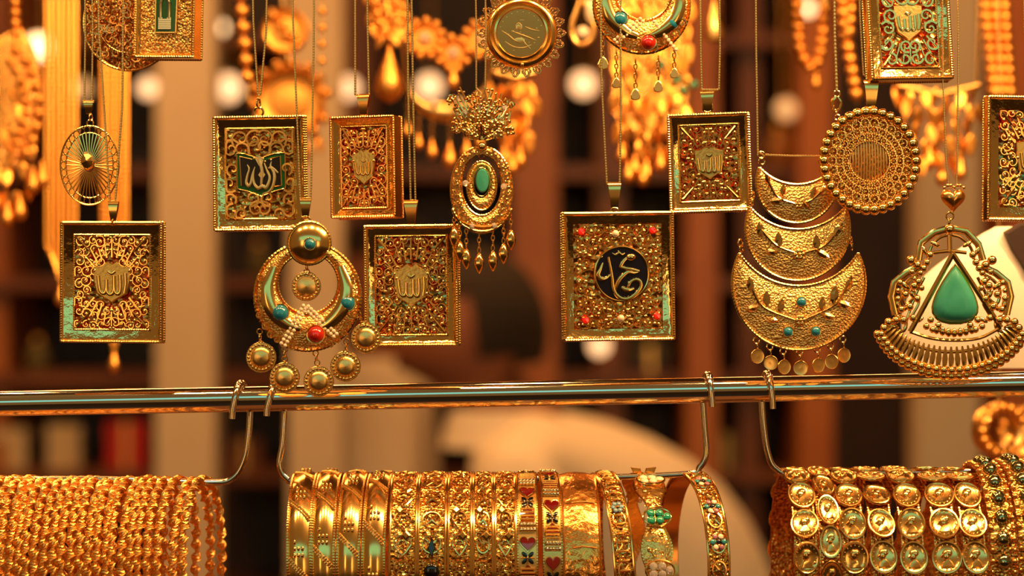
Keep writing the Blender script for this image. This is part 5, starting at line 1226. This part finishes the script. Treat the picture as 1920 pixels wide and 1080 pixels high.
# dense golden bib right of centre
t = T('bib_necklace', 'dense golden leaf bib necklace below the top edge crescent', 'necklace', 1215, 60, NB, 0, 0, 'necklaces hung at the back of the window')
m = B(); m.band(t.xz([(1140 + 150 * i / 15, -30) for i in range(16)]), t.xz([(1150 + 140 * i / 15, 215 + 40 * math.sin(PI * i / 15)) for i in range(16)]), 6, 6, 5); t.part('bib_plate', m, gold_pierce)
fringe(t, 1142, 1300, -20, 262, 10, 19, 16, 33, None, .28); cord(t, [(1150, NT), (1160, -20)], 3); cord(t, [(1285, NT), (1275, -20)], 3)
for x, y in ((1165, 262), (1190, 288), (1212, 296), (1238, 280), (1178, 300), (1205, 306)): t.inst('drop', M_DROP, x, y, 6, 16)
for x, y in ((1280, 170), (1300, 160), (1268, 150), (1240, 122)): t.inst('green_bead', B().sphere((0, 0, 0), 1, 10, 7).mesh('green_bead', emerald, U), x, y, 16, 8)
# right side
t = T('teardrop_earring', 'gold teardrop earring seen inside the square ended chain loop', 'earring', 1338, 20, NB, 0, 0, 'necklaces hung at the back of the window')
m = B(); m.lathe(t.q(1338, 0), [(2, 0), (6, -10), (14, -40), (19, -62), (16, -76), (0, -82)], 14, 'z'); t.part('drop', m, gold_soft); cord(t, [(1338, NT), (1338, 0)])
t = T('loop_necklace', 'pale gold looped necklace below the bright lamp at the top edge', 'necklace', 1512, 60, 0.4, 0, 0, 'necklaces hung at the back of the window')
lp = smooth_path([(1494, NT), (1496, 0), (1500, 90), (1520, 128), (1538, 100), (1546, 0), (1550, NT)], 6); m = B(); m.tube([t.q(x, y) for x, y in lp], 8, 8); t.part('band', m, gold_soft); strand(t, lp[5:30], 11, 20, d=6); t.inst('drop', M_DROP, 1530, 130, 0, 14)
t = T('bead_necklace', 'strand of brownish gold beads left of the top right frame', 'necklace', 1590, 60, 0.34, 0, 0, 'necklaces hung at the back of the window')
strand(t, [(1572, NT), (1580, 20), (1592, 100), (1608, 190)], 13, 22); cord(t, [(1572, NT), (1580, 20), (1592, 100), (1608, 196)]); strand(t, [(1596, NT), (1596, 0), (1590, 80)], 12, 21, d=6)
t = T('rope_necklace', 'thick pale rope of beads near the top right corner', 'necklace', 1870, 60, 0.36, 0, 0, 'necklaces hung at the back of the window')
for o_ in (0, 18, -18): strand(t, [(1862 + o_, NT), (1868 + o_, 40), (1882 + o_ * .8, 190)], 13, 20, d=abs(o_) * -.3); 
cord(t, [(1862, NT), (1868, 40), (1882, 195)], 3)
t = T('fringe_necklace', 'cluster of golden drops right of the beaded round pendant', 'necklace', 1765, 190, 0.3, 0, 0, 'necklaces hung at the back of the window')
fringe(t, 1680, 1840, 160, 280, 5, 24, 16, 51, None, .3); cord(t, [(1690, NT), (1700, 170)], 2); cord(t, [(1840, NT), (1830, 170)], 2); m = B(); m.tube([t.q(1684, 160), t.q(1760, 178), t.q(1836, 160)], 6, 8); t.part('bar', m, gold_soft)
for x, y in ((1742, 270), (1765, 300), (1800, 290)): t.inst('drop', M_DROP, x, y, 4, 18)
# blurred bracelets below the rail at right
for x, y, r, yaw, lab in ((1872, 806, 50, 35, 'blurred gold bracelet hanging below the rail at right'), (1935, 812, 50, -30, 'blurred gold bracelet cut by the right edge below the rail')):
    t = T('bracelet', lab, 'bracelet', x, y, 0.26 if x < 1900 else 0.4, yaw, 0, 'blurred bracelets'); t.ox = t.oy = 0.0
    m = B(); m.tube([(r * math.cos(q), 0, r * .8 * math.sin(q)) for q in np.linspace(0, 2 * PI, 36, endpoint=False)], 13, 8, True, flat=1.4); t.part('band', m, gold_stamp)
    for k_ in range(16): q = 2 * PI * k_ / 16; t.inst('bead', M_BEAD_SOFT, (r + 4) * math.cos(q), -(r + 4) * .8 * math.sin(q), 12, 9)
    cord(t, [(0, -r * .8), (0, -(y + 118))], 1.6)
